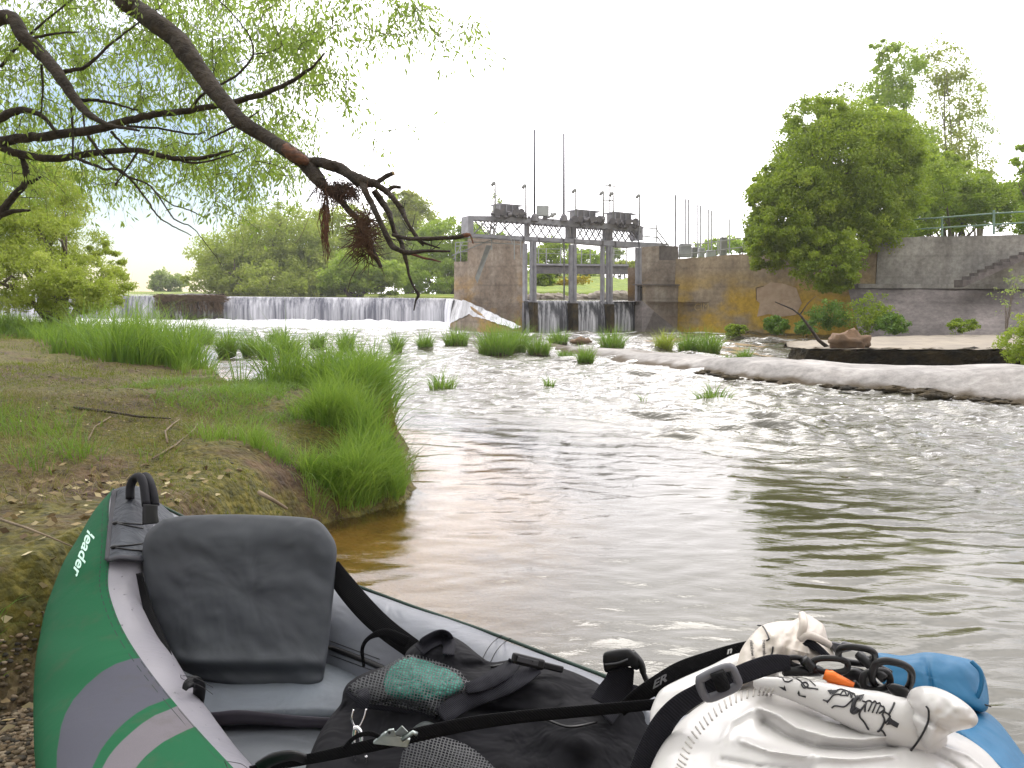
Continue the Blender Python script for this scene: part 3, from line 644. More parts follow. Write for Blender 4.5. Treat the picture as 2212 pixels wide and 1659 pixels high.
# green railing on top of the grey wall
gr = root('green_railing', P(2100, 510, 21.5), 'thin pale green pipe railing on top of the grey wall at the right', 'railing'); M_gr = pm('faded green paint', (.20, .30, .24), (.16, .25, .20), 5, .6, .1)
def pipe(a_, b_, r=.022, par=gr, nm='rail', m=None): MB().tube([P(*a_), P(*b_)], r, 7).build(nm, m or M_gr, par)
pipe((1900, 478, 23), (2020, 471, 22)); pipe((2020, 471, 22), (2147, 461, 21.4)); pipe((2147, 461, 21.4), (2260, 455, 20.8)); pipe((1900, 500, 23), (2147, 485, 21.4)); pipe((2147, 485, 21.4), (2260, 478, 20.8))
for u, v0, v1, d in ((1925, 476, 516, 22.7), (2035, 468, 512, 22), (2147, 454, 506, 21.4)): pipe((u, v0, d), (u, v1, d), .03, gr, 'post')
# second sluice behind the wall: rods, cabinets, railing
s2 = root('second_sluice', P(1520, 555, 29), 'distant row of thin lifting rods and grey gearboxes behind the yellow wall', 'sluice gate')
for k, (u, v) in enumerate(((1459, 421), (1481.5, 430), (1487.6, 431), (1507.7, 442), (1513, 443.5), (1530, 453), (1537, 455), (1551, 464), (1559.7, 464.5), (1575.8, 473))):
    dd = 29+k*1.5; MB().tube([P(u, v, dd), P(u, 548, dd)], .034, 6).build('lifting_rod', M_steel, s2)
for k, (u0, u1, v0, v1) in enumerate(((1467.5, 1492, 527, 556), (1494, 1505, 534, 556), (1509, 1521, 536, 556), (1556, 1569, 513, 556), (1526, 1545, 541, 556))):
    dd = 28.5+k; c_ = P((u0+u1)/2, (v0+v1)/2, dd); MB().box(c_, ((u1-u0)/F*dd, .3, (v1-v0)/F*dd)).build('gearbox', M_steel if k % 2 == 0 else M_steeld, s2, bevel=.02)
fr_ = root('wall_railing', P(1540, 560, 26), 'thin grey pipe railing along the yellow wall top', 'railing')
mb = MB()
for a_, b_ in (((1464, 533.6, 26), (1640, 509, 24.5)), ((1467, 550, 26), (1640, 530, 24.5)), ((1468, 530, 26), (1468, 566, 26)), ((1555, 522, 25.2), (1555, 558, 25.2)), ((1620, 512, 24.7), (1620, 552, 24.7))): MB().tube([P(*a_), P(*b_)], .018, 6).build('rail', M_lamp, fr_)
# ---- shelves of river-worn concrete on the right
def shelf(name, outline, hfun, m, seed=1):
    """outline: front polyline and back polyline in plan, surface between them"""
    fr, bk = outline; n = 120; fr = spl(fr, 30)[::1]; bk = spl(bk, 30)
    def at(l, s): k = s*(len(l)-1); i = min(len(l)-2, int(k)); return l[i]*(1-(k-i))+l[i+1]*(k-i)
    vs = []; nj = 26
    for j in range(nj+1):
        for i in range(n+1):
            s = i/n; a_, b_ = at(fr, s), at(bk, s); w = j/nj; p = a_*(1-w)+b_*w
            z = hfun(s, w)+(float(fbm(p[0]*.8, p[1]*1.0, seed, 3, 1))-.5)*.14*min(1, w*4)+(float(fbm(p[0]*5, p[1]*5, seed+4, 3, 1))-.5)*.012
            fw_ = (float(fbm(s*14, 0, seed+2, 3, 1))-.5)*.35*(1-w); vs.append((p[0], p[1]+fw_, z))
    Q = np.array([(j*(n+1)+i, j*(n+1)+i+1, (j+1)*(n+1)+i+1, (j+1)*(n+1)+i) for j in range(nj) for i in range(n)])
    return npmesh(name, np.array(vs), Q, m)
def g2(u, v, z=0): p = G(u, v, z); return (p.x, p.y)
sh1 = shelf('rock_shelf', ([g2(1185, 752), g2(1300, 776), g2(1450, 795), g2(1600, 816), g2(1800, 836), g2(2000, 852), g2(2212, 872), g2(2500, 900)], [g2(1175, 744, 0), g2(1330, 750, .06), g2(1480, 759, .14), g2(1640, 768, .2), g2(1800, 777, .24), g2(2000, 783, .25), g2(2212, 789, .25), g2(2500, 800, .25)]),
           lambda s, w: -.08+(.08+.06+.26*min(1, s*1.2))*math.sin(min(1, w*2.6)*math.pi/2)-.06*w, M_slab); tag(sh1, 'smooth pale concrete shelf sloping into the river on the right', 'rock shelf')
# moss and rubble along its waterline
mb = MB(); random.seed(5)
for k in range(120):
    u = random.choice((random.uniform(1500, 2212), random.gauss(1960, 35), random.gauss(1990, 30), random.gauss(1960, 45), random.gauss(1560, 40), random.gauss(2120, 50))); v = np.interp(u, [1300, 1450, 1600, 1800, 2000, 2212], [777, 796, 818, 837, 852, 873])+random.uniform(-4, 1.5)
    if abs(u-1960) < 60: v -= random.uniform(0, 14)
    p = G(u, v, .02); mb.ball(p, random.uniform(.012, .05) if abs(u-1970) > 70 else random.uniform(.03, .08), 8, 5, (2.2, 1, .55), .3)
o = mb.build('waterline_moss', M_drk, None, True); tag(o, 'dark brown moss clinging to the waterline of the pale shelf', 'moss', kind='stuff')
# the dark-edged slab lying on it
sb = root('broken_slab', G(1950, 780, .1), 'broken concrete slab with pale top and dark undercut mossy edge, right', 'concrete slab')
fr = [G(1705, 768, .12), G(1740, 776, .12), G(1850, 781, .12), (G(2000, 785, .12)), G(2160, 787, .12), G(2260, 788, .12)]
hs = [.14, .17, .2, .22, .24, .25]
mb = MB()
for i, p in enumerate(fr):
    q = p+Vector((.0, .12, hs[i])); q2 = p+Vector((0, -.1, hs[i]-.03)); mb.v += [tuple(p+Vector((0, .2, -.1))), tuple(q2), tuple(q)]
for i in range(len(fr)-1):
    for j in (0, 1): mb.f.append((3*i+j, 3*i+3+j, 3*i+4+j, 3*i+1+j))
o = mb.build('undercut_edge', M_drk, sb); k = o.modifiers.new('s', 'SUBSURF'); k.subdivision_type = 'SIMPLE'; k.levels = k.render_levels = 4
tx = bpy.data.textures.new('lump', 'CLOUDS'); tx.noise_scale = .12; k = o.modifiers.new('d', 'DISPLACE'); k.texture = tx; k.strength = .09; k.mid_level = .5
bkp = [G(1690, 752, .22), G(1790, 738, .22), G(1900, 727, .22), G(2040, 724, .22), G(2150, 722, .22), G(2300, 720, .22)]
mb = MB()
for p, q, h in zip(fr, bkp, hs): mb.v += [(p.x, p.y-.1, p.z+h), (p.x, p.y+.12, p.z+h+.004), (p.x*.5+q.x*.5, p.y*.5+q.y*.5, .34), tuple(q)]
for i in range(len(fr)-1):
    for j in range(3): mb.f.append((4*i+j, 4*i+4+j, 4*i+5+j, 4*i+1+j))
o = mb.build('slab_top', pm('pale sandy concrete', (.33, .285, .215), (.24, .21, .165), 2, .9, .5, 12, .03), sb); k = o.modifiers.new('s', 'SUBSURF'); k.subdivision_type = 'SIMPLE'; k.levels = k.render_levels = 3
k = o.modifiers.new('d', 'DISPLACE'); k.texture = tx; k.strength = .05
def boulder(name, u, v, d, w, h, m, label, seed):
    random.seed(seed); c = P(u, v, d); mb = MB(); mb.ball(c, w/2, 20, 14, (1, .8, h/w), .04)
    o = mb.build(name, m, None, True); k = o.modifiers.new('d', 'DISPLACE'); k.texture = tx; k.strength = w*.45; k.mid_level = .5; tag(o, label, 'boulder'); return o
M_rock = pm('sandy brown stone', (.20, .125, .07), (.12, .08, .05), 5, .9, .6, 14, .03)
boulder('boulder', 1833, 737, 12.6, .62, .26, M_rock, 'sandy brown boulder behind the dark-edged slab', 1)
boulder('boulder', 1253, 738, 19.0, .48, .18, M_rock, 'low brown stone in the shallow water in front of the gates', 4)
# driftwood stuck on the weir
db_ = root('driftwood_heap', (-14.8, 33.0, 0), 'dark brown mat of driftwood and reeds caught on the weir crest', 'driftwood'); M_drift = pm('wet dead reeds', (.07, .045, .025), (.14, .09, .05), 9, .95, .6, 30, .03)
mb = MB(); cx0, cx1 = P(342, 640, 33).x, P(484, 640, 33).x; random.seed(8)
for k in range(1500):
    x = random.uniform(cx0, cx1); z = random.choice((random.gauss(.92, .05), random.uniform(.5, 1.02))); y = 33.0-random.uniform(.05, .4)*(1 if z > .6 else .6)
    a_ = random.uniform(-.6, .6) if z > .8 else random.uniform(.9, 1.6)*random.choice((-1, 1)); l = random.uniform(.15, .5)
    mb.beam((x, y, z), (x+l*math.cos(a_), y-random.uniform(-.1, .2), z-abs(l*math.sin(a_))*.8), .014, .014)
mb.build('tangled_stems', M_drift, db_)
mb = MB(); n = 24; prof = [(-.05, 1.03), (.18, 1.05), (.36, .93), (.40, .6), (.3, .15), (.22, -.1)]
for i in range(n+1):
    x = lerp2(cx0, cx1, i/n); kk = min(1, 5*min(i/n, 1-i/n))
    for (oy, oz) in prof: w_ = random.uniform(-.03, .03); mb.v.append((x+w_, 33.15-(oy*kk)+w_, oz+w_))
for i in range(n):
    for j in range(len(prof)-1): k = len(prof); mb.f.append((i*k+j, i*k+k+j, i*k+k+j+1, i*k+j+1))
mb.build('matted_core', fallmat('water-streaked mat', (.035, .025, .018), .56, .74), db_)
# ================================================================ VEGETATION
M_bark = pm('dark wet bark', (.022, .016, .012), (.06, .045, .032), 14, .9, 1.0, 28, .03, stretch=(1, 1, 1))
M_bark2 = pm('grey brown bark', (.10, .085, .06), (.17, .14, .10), 8, .9, .5, 30, .02)
M_torn = pm('torn reddish wood', (.20, .085, .045), (.07, .04, .03), 16, .85, .5, 40, .01, stretch=(1, 1, 3))
M_fib = pm('rusty brown root fibres', (.07, .038, .022), (.14, .08, .05), 8, .95, .5, 40)
L_wil = leafmat('willow leaves', (.10, .165, .03), (.22, .32, .06), (.35, .44, .12), .62)
L_far = leafmat('distant spring foliage', (.24, .29, .035), (.39, .45, .07), (.52, .56, .13), .5)
L_far2 = leafmat('distant bright foliage', (.17, .26, .02), (.31, .43, .04), (.44, .53, .08), .5)
L_yel = leafmat('yellow-green foliage', (.20, .23, .03), (.34, .37, .06), (.46, .44, .09), .45)
L_bsh = leafmat('bush foliage', (.12, .185, .010), (.25, .34, .02), (.39, .46, .045), .5)
L_pale = leafmat('thin pale foliage', (.16, .21, .07), (.24, .30, .10), (.34, .40, .15), .5)
L_grs = leafmat('fresh grass', (.035, .09, .012), (.10, .22, .026), (.24, .36, .06), .4)
L_dry = leafmat('dry straw', (.10, .07, .03), (.20, .14, .06), (.32, .24, .11), .3)
L_mos = leafmat('short mossy grass', (.045, .052, .004), (.115, .11, .009), (.20, .175, .018), .35)
def leaves(name, C, size, m, parent, tone, asp=.5, D=None, droop=0):
    """rhombic leaves at the points C; D = optional direction of the blade"""
    C = np.asarray(C, float); n = len(C); size = np.broadcast_to(size, (n,))[:, None]
    a = rng.normal(size=(n, 3)) if D is None else np.array(D)+rng.normal(size=(n, 3))*.35
    a[:, 2] -= droop; a /= np.linalg.norm(a, axis=1)[:, None]
    b = rng.normal(size=(n, 3)); b -= a*(a*b).sum(1)[:, None]; b /= np.linalg.norm(b, axis=1)[:, None]
    V = np.stack([C-a*size*.5, C+b*size*.5*asp, C+a*size*.5, C-b*size*.5*asp], 1).reshape(-1, 3)
    return npmesh(name, V, np.arange(4*n).reshape(n, 4), m, parent, False, {'tone': np.repeat(np.clip(tone, 0, 1), 4)})
def crown(name, ells, nclump, nleaf, size, m, parent, rc=.2, inner=.5, asp=.55, flat=.7, droop=0, tb=.5, clump_sd=.16):
    w = np.array([e[1]*e[2]*e[3] for e in ells])**(2/3.); w /= w.sum(); Cs = []; T = []
    k = rng.choice(len(ells), nclump, p=w)
    for i in k:
        c, rx, ry, rz = ells[i]; d = rng.normal(size=3); d /= np.linalg.norm(d); f = inner+(1-inner)*rng.random()**.6
        p = np.array(c)+d*f*np.array([rx, ry, rz]); r = rc*(rx+rz)/2*rng.uniform(.6, 1.35)
        n = int(nleaf*rng.uniform(.5, 1.5)); q = rng.normal(size=(n, 3)); q /= np.linalg.norm(q, axis=1)[:, None]; q *= (rng.random(n)**.5)[:, None]
        q = q*r*np.array([1, 1, flat]); Cs.append(p+q); T.append(np.clip(tb+rng.normal()*clump_sd+rng.normal(size=n)*.13, 0, 1))
    C = np.concatenate(Cs); T = np.concatenate(T)
    return leaves(name, C, size*rng.uniform(.6, 1.3, len(C)), m, parent, T, asp, None, droop)
def tree(name, base, ells, nclump, nleaf, size, m, label, cat='tree', group=None, trunk_r=.15, limbs=7, **k):
    base = Vector(base); t = root(name, base, label, cat, group); mb = MB()
    for e in range(limbs):
        c, rx, ry, rz = ells[e % len(ells)]; d = np.random.default_rng(e+int(abs(base.x)*100)).normal(size=3); d /= np.linalg.norm(d)
        q = Vector(np.array(c)+d*np.array([rx, ry, rz])*.75); b0 = base+Vector((random.uniform(-.3, .3)*trunk_r*4, 0, 0)); mid = b0.lerp(q, .45)+Vector((0, 0, (q.z-b0.z)*.12))
        if e == 0: q = Vector(c)
        pts = spl([b0-Vector((0, 0, .3)), mid, q], 6); mb.tube([Vector(p) for p in pts], [trunk_r*(1-.85*i/(len(pts)-1))*(1 if e == 0 else .7) for i in range(len(pts))], 7)
        for s_ in range(3):
            p = Vector(pts[5+s_*2]); dd = Vector(rng.normal(size=3)).normalized()*min(rx, rz)*.6; dd.z = abs(dd.z); mb.tube([p, p+dd*.5+Vector((0, 0, .1)), p+dd], [trunk_r*.3, trunk_r*.2, trunk_r*.06], 5)
    mb.build('trunk', M_bark2, t, True); crown('crown', ells, nclump, nleaf, size, m, t, **k)
    return t
def E(u, v, d, ru, rv, rd=None):                       # ellipsoid seen at pixel (u,v), radii in pixels, depth radius in metres
    return (np.array(P(u, v, d)), ru/F*d, rd if rd else ru/F*d*.8, rv/F*d)
random.seed(2)
# ---- trees on the far bank of the pond
gp = 'trees beyond the weir'
def B_(u, d, z=1.0): p = P(u, 640, d); p.z = z; return p
tree('tree', B_(560, 62), [E(520, 560, 62, 105, 85), E(600, 520, 64, 110, 80), E(480, 590, 60, 80, 60), E(560, 610, 60, 120, 45), E(655, 560, 62, 80, 90)], 520, 100, .24, L_far, 'broad pale green tree with spreading crown beyond the left half of the weir', 'tree', gp, .35, 12, rc=.25, inner=.35, tb=.45)
tree('tree', B_(735, 66), [E(735, 530, 66, 90, 85), E(700, 590, 64, 70, 60), E(800, 560, 66, 80, 70)], 380, 100, .24, L_far, 'tall green tree behind the hanging debris of the broken branch', 'tree', gp, .35, 9, rc=.25, inner=.35, tb=.5)
tree('tree', B_(770, 56), [E(770, 590, 56, 78, 48), E(715, 610, 56, 40, 30), E(830, 600, 56, 50, 38)], 320, 100, .2, L_far2, 'low bright green tree at the water line, middle of the far bank', 'tree', gp, .2, 6, rc=.25, inner=.3, tb=.6)
tree('tree', B_(890, 70), [E(885, 520, 70, 75, 90), E(870, 460, 70, 40, 50)], 280, 95, .24, L_yel, 'yellow-green tree standing highest behind the broken twigs', 'tree', gp, .35, 7, rc=.24, inner=.35, tb=.45)
tree('tree', B_(975, 64), [E(960, 530, 64, 70, 68), E(1010, 560, 64, 55, 80), E(930, 600, 62, 80, 42), E(1060, 570, 66, 50, 75), E(1100, 575, 67, 50, 60)], 460, 100, .23, L_far2, 'green tree directly behind the concrete pier', 'tree', gp, .3, 8, rc=.25, inner=.35, tb=.4)
tree('tree', B_(365, 95), [E(362, 612, 95, 40, 28)], 60, 50, .4, L_pale, 'small faint rounded tree far away above the left of the weir', 'tree', gp, .2, 4, rc=.3, inner=.2, tb=.8)
tree('tree', B_(545, 80), [E(545, 450, 80, 55, 42), E(620, 470, 82, 60, 35)], 26, 14, .3, L_pale, 'almost bare pale tree rising behind the broad pale green one', 'tree', gp, .2, 24, rc=.3, inner=.3)
tree('tree', B_(1050, 52), [E(1070, 440, 52, 24, 32)], 14, 12, .16, L_pale, 'thin bare tree top behind the left lamp posts of the sluice', 'tree', gp, .05, 16, rc=.3, inner=.3)
for u, v, ru, rv, d, lb, mm in ((1190, 560, 60, 45, 58, 'dark green bush seen through the left gate opening', L_bsh), (1265, 565, 55, 32, 62, 'green bush seen through the middle gate opening', L_far2), (1345, 578, 40, 14, 64, 'yellow flowering bush seen through the right gate opening', L_yel), (1170, 600, 26, 32, 46, 'dark bush at the meadow edge behind the left gate column', L_bsh), (1322, 560, 26, 36, 80, 'small airy tree between the second and third gate column', L_pale)):
    tree('bush', B_(u, d, 1.4), [E(u, v, d, ru, rv)], 70, 60, .26, mm, lb, 'bush', 'bushes behind the gates', .12, 4, rc=.3, inner=.2)
for u, d, lb in ((1600, 60, 'bush peeping over the wall between gearboxes and the big bush'), (1545, 55, 'low bush behind the distant gearboxes')):
    tree('bush', B_(u, d, 2.2), [E(u, 530, d, 50, 18)], 40, 50, .25, L_far2, lb, 'bush', 'bushes behind the wall', .1, 4, rc=.3, inner=.2)
# meadow flowers and stone rim behind the gates
C = []; 
for k in range(900):
    u, v = random.choice(((1222, 616), (1205, 622), (1235, 622), (1250, 608))); p = P(random.gauss(u, 12), random.gauss(v, 4.5), 47); p.z += .1; C.append(p)
o = leaves('yellow_flowers', np.array(C), .16, pm('yellow blossom', (.65, .52, .02), (.5, .42, .03), 6, .6), None, rng.random(len(C)), .9); tag(o, 'patch of yellow flowers on the meadow behind the gates', kind='stuff')
vs = MB(); random.seed(4)
for k in range(70):
    u = random.uniform(1140, 1372); vs.ball(P(u, random.uniform(637, 647)-(u-1240)*.02, 38.6), random.uniform(.12, .3), 7, 5, (1.4, 1, .7), .15)
o = vs.build('stone_rim', pm('pale rubble stones', (.38, .34, .28), (.26, .23, .19), 3, .9, .5, 8, .05)); tag(o, 'pale rubble stones along the pond edge behind the gates', kind='stuff')
# ---- the big bush hanging over the retaining wall and trees behind
tree('bush', (9.2, 22.9, 2.3), [E(1790, 380, 22, 130, 130, 1.4), E(1720, 450, 21.5, 95, 120, 1.2), E(1850, 330, 22.5, 105, 100, 1.3), E(1900, 430, 22.5, 90, 100, 1.2), E(1790, 560, 20.6, 85, 68, .55), E(1690, 500, 21, 60, 70, .8), E(1860, 480, 21.8, 90, 80, 1), E(1800, 600, 20.3, 50, 38, .4), E(1655, 420, 22, 40, 60, .7), E(1640, 500, 22, 30, 50, .7), E(1660, 530, 21.2, 50, 55, .6), E(1760, 270, 22.4, 70, 60, 1), E(1920, 340, 23, 70, 90, 1.2)], 2100, 110, .07, L_bsh, 'huge rounded green bush hanging over the retaining wall', 'bush', None, .12, 14, rc=.23, inner=.55, asp=.7, tb=.45, clump_sd=.2)
gt = 'tall trees behind the big bush'
tree('tree', B_(1960, 44, 2.5), [E(1940, 150, 44, 60, 60), E(1920, 230, 44, 70, 60), E(1960, 330, 44, 70, 80), E(1900, 110, 44, 30, 25), E(1990, 400, 42, 60, 60)], 380, 40, .18, L_far2, 'tall loose tree rising behind the right side of the big bush', 'tree', gt, .10, 10, rc=.26, inner=.3, tb=.45)
tree('tree', B_(2060, 46, 2.5), [E(2040, 140, 46, 55, 60), E(2060, 220, 46, 65, 80), E(2040, 320, 46, 70, 90), E(2090, 380, 46, 60, 70)], 300, 34, .17, L_yel, 'slender half-open tree with yellowish leaves behind the grey wall', 'tree', gt, .08, 9, rc=.26, inner=.3, tb=.4)
tree('tree', B_(2110, 48, 2.5), [E(2100, 260, 48, 36, 110), E(2130, 330, 48, 30, 90)], 110, 22, .14, L_pale, 'nearly bare thin tree furthest right of the tall trees', 'tree', gt, .06, 12, rc=.3, inner=.2)
tree('tree', B_(1800, 40, 2.5), [E(1830, 215, 40, 45, 42), E(1800, 220, 40, 30, 25)], 40, 20, .16, L_pale, 'thin twiggy tree top showing above the left of the big bush', 'tree', gt, .06, 8, rc=.3, inner=.3)
tree('bush', B_(2050, 30, 2.6), [E(2050, 440, 30, 110, 60, 1.6), E(1970, 470, 28, 60, 50, 1.2), E(2140, 430, 31, 70, 45, 1.4), E(2080, 400, 32, 60, 50, 1.3), E(1975, 400, 28, 80, 90, 1.3), E(2020, 380, 30, 60, 60, 1.2), E(2120, 440, 30, 100, 60, 1.3)], 900, 60, .12, L_bsh, 'dense brownish green thicket behind the green railing', 'bush', None, .1, 10, rc=.22, inner=.4, tb=.5)
tree('tree', B_(2240, 27, 2.6), [E(2240, 400, 27, 62, 60), E(2230, 340, 27, 40, 42), E(2250, 480, 26, 60, 50)], 190, 50, .14, L_far2, 'fresh green tree cut by the right picture edge', 'tree', None, .12, 6, rc=.24, inner=.4, tb=.45)
tree('shrub', G(2220, 790, .1), [E(2215, 745, 11.2, 58, 42, .3), E(2240, 700, 11.2, 42, 45, .3)], 170, 46, .035, L_bsh, 'small yellow-green shrub growing on the shelf at the right edge', 'shrub', None, .012, 8, rc=.24, inner=.35, tb=.65)
tree('sapling', G(2170, 740, .1), [E(2170, 640, 12.5, 26, 50, .3), E(2195, 610, 12.5, 20, 40, .3)], 30, 10, .04, L_pale, 'thin see-through sapling in front of the dark apron', 'sapling', None, .01, 8, rc=.25, inner=.2, tb=.5)
tree('shrub', G(2075, 725, .0), [E(2075, 706, 17.5, 28, 16, .3), E(2095, 700, 17.5, 20, 12, .2)], 60, 36, .05, L_bsh, 'low dark shrub at the foot of the sloping apron', 'shrub', 'shrubs at the foot of the wall', .012, 5, rc=.3, inner=.2, tb=.2)
for u, v, ru, rv, d, m_, lb in ((1790, 690, 48, 26, 19.5, L_grs, 'green shrub under the big bush, left of the tall dry stems'), (1880, 690, 48, 38, 19, L_bsh, 'taller shrub with upright stems at the foot of the wall'), (1675, 708, 26, 14, 20, L_grs, 'small weed patch at the foot of the yellow wall'), (1590, 716, 22, 10, 21, L_bsh, 'tiny dark weed patch left of the others along the yellow wall'), (1925, 705, 36, 16, 18.6, L_grs, 'bright weeds right of the tall stems'), (1740, 712, 22, 12, 19, L_grs, 'low weeds under the leaning stick')):
    tree('shrub', G(u, v+rv, 0), [E(u, v-rv*.35, d, ru, rv*1.35, .4)], 80, 42, .06, m_, lb, 'shrub', 'shrubs at the foot of the wall', .012, 5, rc=.3, inner=.2, tb=.45)
# ---- leaning dead stick
mb = MB(); mb.tube([P(*a) for a in ((1790, 752, 13), (1768, 735, 13), (1748, 706, 13.1), (1728, 680, 13.1), (1712, 668, 13.2), (1674, 652, 13.2))], [.035, .03, .024, .018, .014, .008], 7); mb.tube([P(1728, 680, 13.1), P(1745, 655, 13.2), P(1762, 640, 13.2)], [.012, .008, .004], 5)
o = mb.build('stick', M_bark, None, True); tag(o, 'dark dead branch leaning up out of the broken slab', 'stick')
# ---- left bushes over the river
tree('willow_bush', (-7.6, 13.5, .6), [E(40, 420, 14, 120, 100, 1.5), E(90, 520, 13.5, 105, 85, 1.2), E(200, 610, 13, 75, 55, .9), E(60, 600, 12.5, 120, 70, 1), E(120, 390, 14.5, 60, 50, 1), E(150, 640, 12.6, 110, 45, .7), E(-60, 480, 13, 100, 200, 1.3), E(235, 560, 14, 32, 38, .6)], 900, 120, .06, L_far, 'large pale green willow bush over the water at the left edge', 'bush', None, .1, 12, rc=.26, inner=.4, asp=.3, droop=.4, tb=.4, clump_sd=.2)
# ================================================================ GRASS
def blades(name, B, h, w, lean, m, parent=None, tone=None, curl=1.0, fan=None):
    """tapering blades: base points B (n,3), heights, widths, lean vectors (n,2)"""
    B = np.asarray(B, float); n = len(B); h = np.broadcast_to(h, (n,)); w = np.broadcast_to(w, (n,)); lean = np.asarray(lean, float)
    ang = rng.uniform(0, 2*np.pi, n); side = np.stack([np.cos(ang), np.sin(ang)*.5, np.zeros(n)], 1); K = 5; rows = []
    for k in range(K):
        s = k/(K-1); off = np.zeros((n, 3)); ln = np.linalg.norm(lean, axis=1)
        off[:, :2] = lean*(s**(1+curl)); off[:, :2] *= h[:, None]
        off[:, 2] = h*s*(1-.32*np.clip(ln, 0, 1.6)*s**1.5)
        c = B+off; ww = (w*(1-s**1.7)*.5+.0002)[:, None]; rows += [c-side*ww, c+side*ww]
    V = np.stack(rows, 1).reshape(-1, 3); i0 = np.arange(n)*2*K
    Q = np.concatenate([np.stack([i0+2*k, i0+2*k+1, i0+2*k+3, i0+2*k+2], 1) for k in range(K-1)])
    tone = rng.random(n) if tone is None else tone
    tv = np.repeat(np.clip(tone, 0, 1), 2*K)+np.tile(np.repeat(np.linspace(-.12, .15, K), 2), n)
    return npmesh(name, V, Q, m, parent, True, {'tone': np.clip(tv, 0, 1)})
def tuft(u, v, wp, hp, label, n=420, m=L_grs, spread=.6, cat='grass tuft', name='grass_tuft', group='grass tufts standing in the river', sparse=False, tb=.5):
    g = G(u, v, -.02); d = px(g)[2]; R = wp/F*d/2; H = hp/F*d*1.2
    r = np.sqrt(rng.random(n))*R*.8; a = rng.uniform(0, 2*np.pi, n); B = np.stack([g.x+r*np.cos(a), g.y+r*np.sin(a)*.8, np.full(n, -.03)], 1)
    lean = np.stack([np.cos(a), np.sin(a)], 1)*(r/R)[:, None]*spread+rng.normal(size=(n, 2))*.36
    ht = H*rng.uniform(.35, 1.25, n)*(1.1-.35*(r/R)**2)*(.6+.8*fbm(B[:, 0]*1., B[:, 1], 77, 2, 6/max(R, .1))); 
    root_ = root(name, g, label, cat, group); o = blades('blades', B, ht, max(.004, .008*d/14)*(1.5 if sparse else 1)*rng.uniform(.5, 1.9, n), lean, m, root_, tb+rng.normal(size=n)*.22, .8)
    k_ = rng.random(n) < .14; blades('dead_blades', B[k_]*1.0, ht[k_]*.6, max(.004, .008*d/14), lean[k_]*1.8+rng.normal(size=(int(k_.sum()), 2))*.4, L_dry, root_, None, .8)
    if sparse: return
    mb = MB(); mb.ball((g.x, g.y, -.02), R*.75, 10, 6, (1, .8, .3), .15); mb.build('root_clump', M_drk, root_)
T_ = [(435, 742, 60, 45, 'light tuft leftmost in the row, standing against the driftwood foot'), (490, 770, 44, 60, 'tall rounded tuft below the right end of the driftwood'), (540, 768, 40, 50, 'tuft right of the tall rounded one, near the tall bank grass'), (574, 774, 36, 44, 'darker low tuft half behind the bank grass tips'), (622, 770, 52, 50, 'bushy tuft at the left of the tall dark reeds'), (600, 740, 46, 30, 'small tuft behind, in the white water left of the reeds'), (685, 752, 32, 40, 'narrow tuft behind the tallest reed tips'), (748, 760, 36, 46, 'upright tuft in the foam right of the reed tips'), (856, 759, 30, 40, 'slim tuft in white water, left of the middle pair'), (918, 754, 36, 36, 'round tuft right of the slim one'), (985, 747, 60, 38, 'wide tuft just before the foot of the pier'), (1072, 767, 90, 58, 'largest dense clump in front of the pier'), (1112, 762, 60, 56, 'tall clump joined to the right of the largest one'), (1163, 766, 56, 40, 'dark clump in front of the first gate column'), (1206, 742, 48, 28, 'low tuft in front of the left gate waterfall'), (1322, 757, 60, 42, 'tuft in front of the third gate waterfall'), (1485, 762, 46, 44, 'left half of the wide tuft before the yellow wall'), (1530, 764, 60, 46, 'right half of the wide tuft before the yellow wall'), (1265, 784, 40, 34, 'small bright tuft at the left tip of the pale shelf'), (1215, 778, 15, 20, 'tiny tuft left of the bright one'), (1232, 778, 15, 18, 'tiny tuft touching the bright one'), (1606, 778, 32, 24, 'small pale tuft on top of the pale shelf'), (1572, 779, 24, 12, 'thin low blades on the pale shelf')]
for (u, v, w, h, lb) in T_: tuft(u, v, w, h, lb, n=int(190+w*h*.12))
tuft(1434, 757, 42, 42, 'yellowish tuft with a brown dead base right of the gates', 420, L_yel, tb=.35)
tuft(955, 838, 74, 40, 'sparse half-drowned tuft in the current by the bank corner', 120, sparse=True, spread=1.1)
tuft(1186, 834, 30, 22, 'few drowned blades in the middle of the current', 50, sparse=True, spread=1)
tuft(1392, 866, 30, 26, 'single bent blades sticking out of the open water', 9, sparse=True, spread=1.2)
tuft(1545, 862, 100, 34, 'leafy bent clump in the current before the pale shelf', 130, sparse=True, spread=1.5, tb=.35)
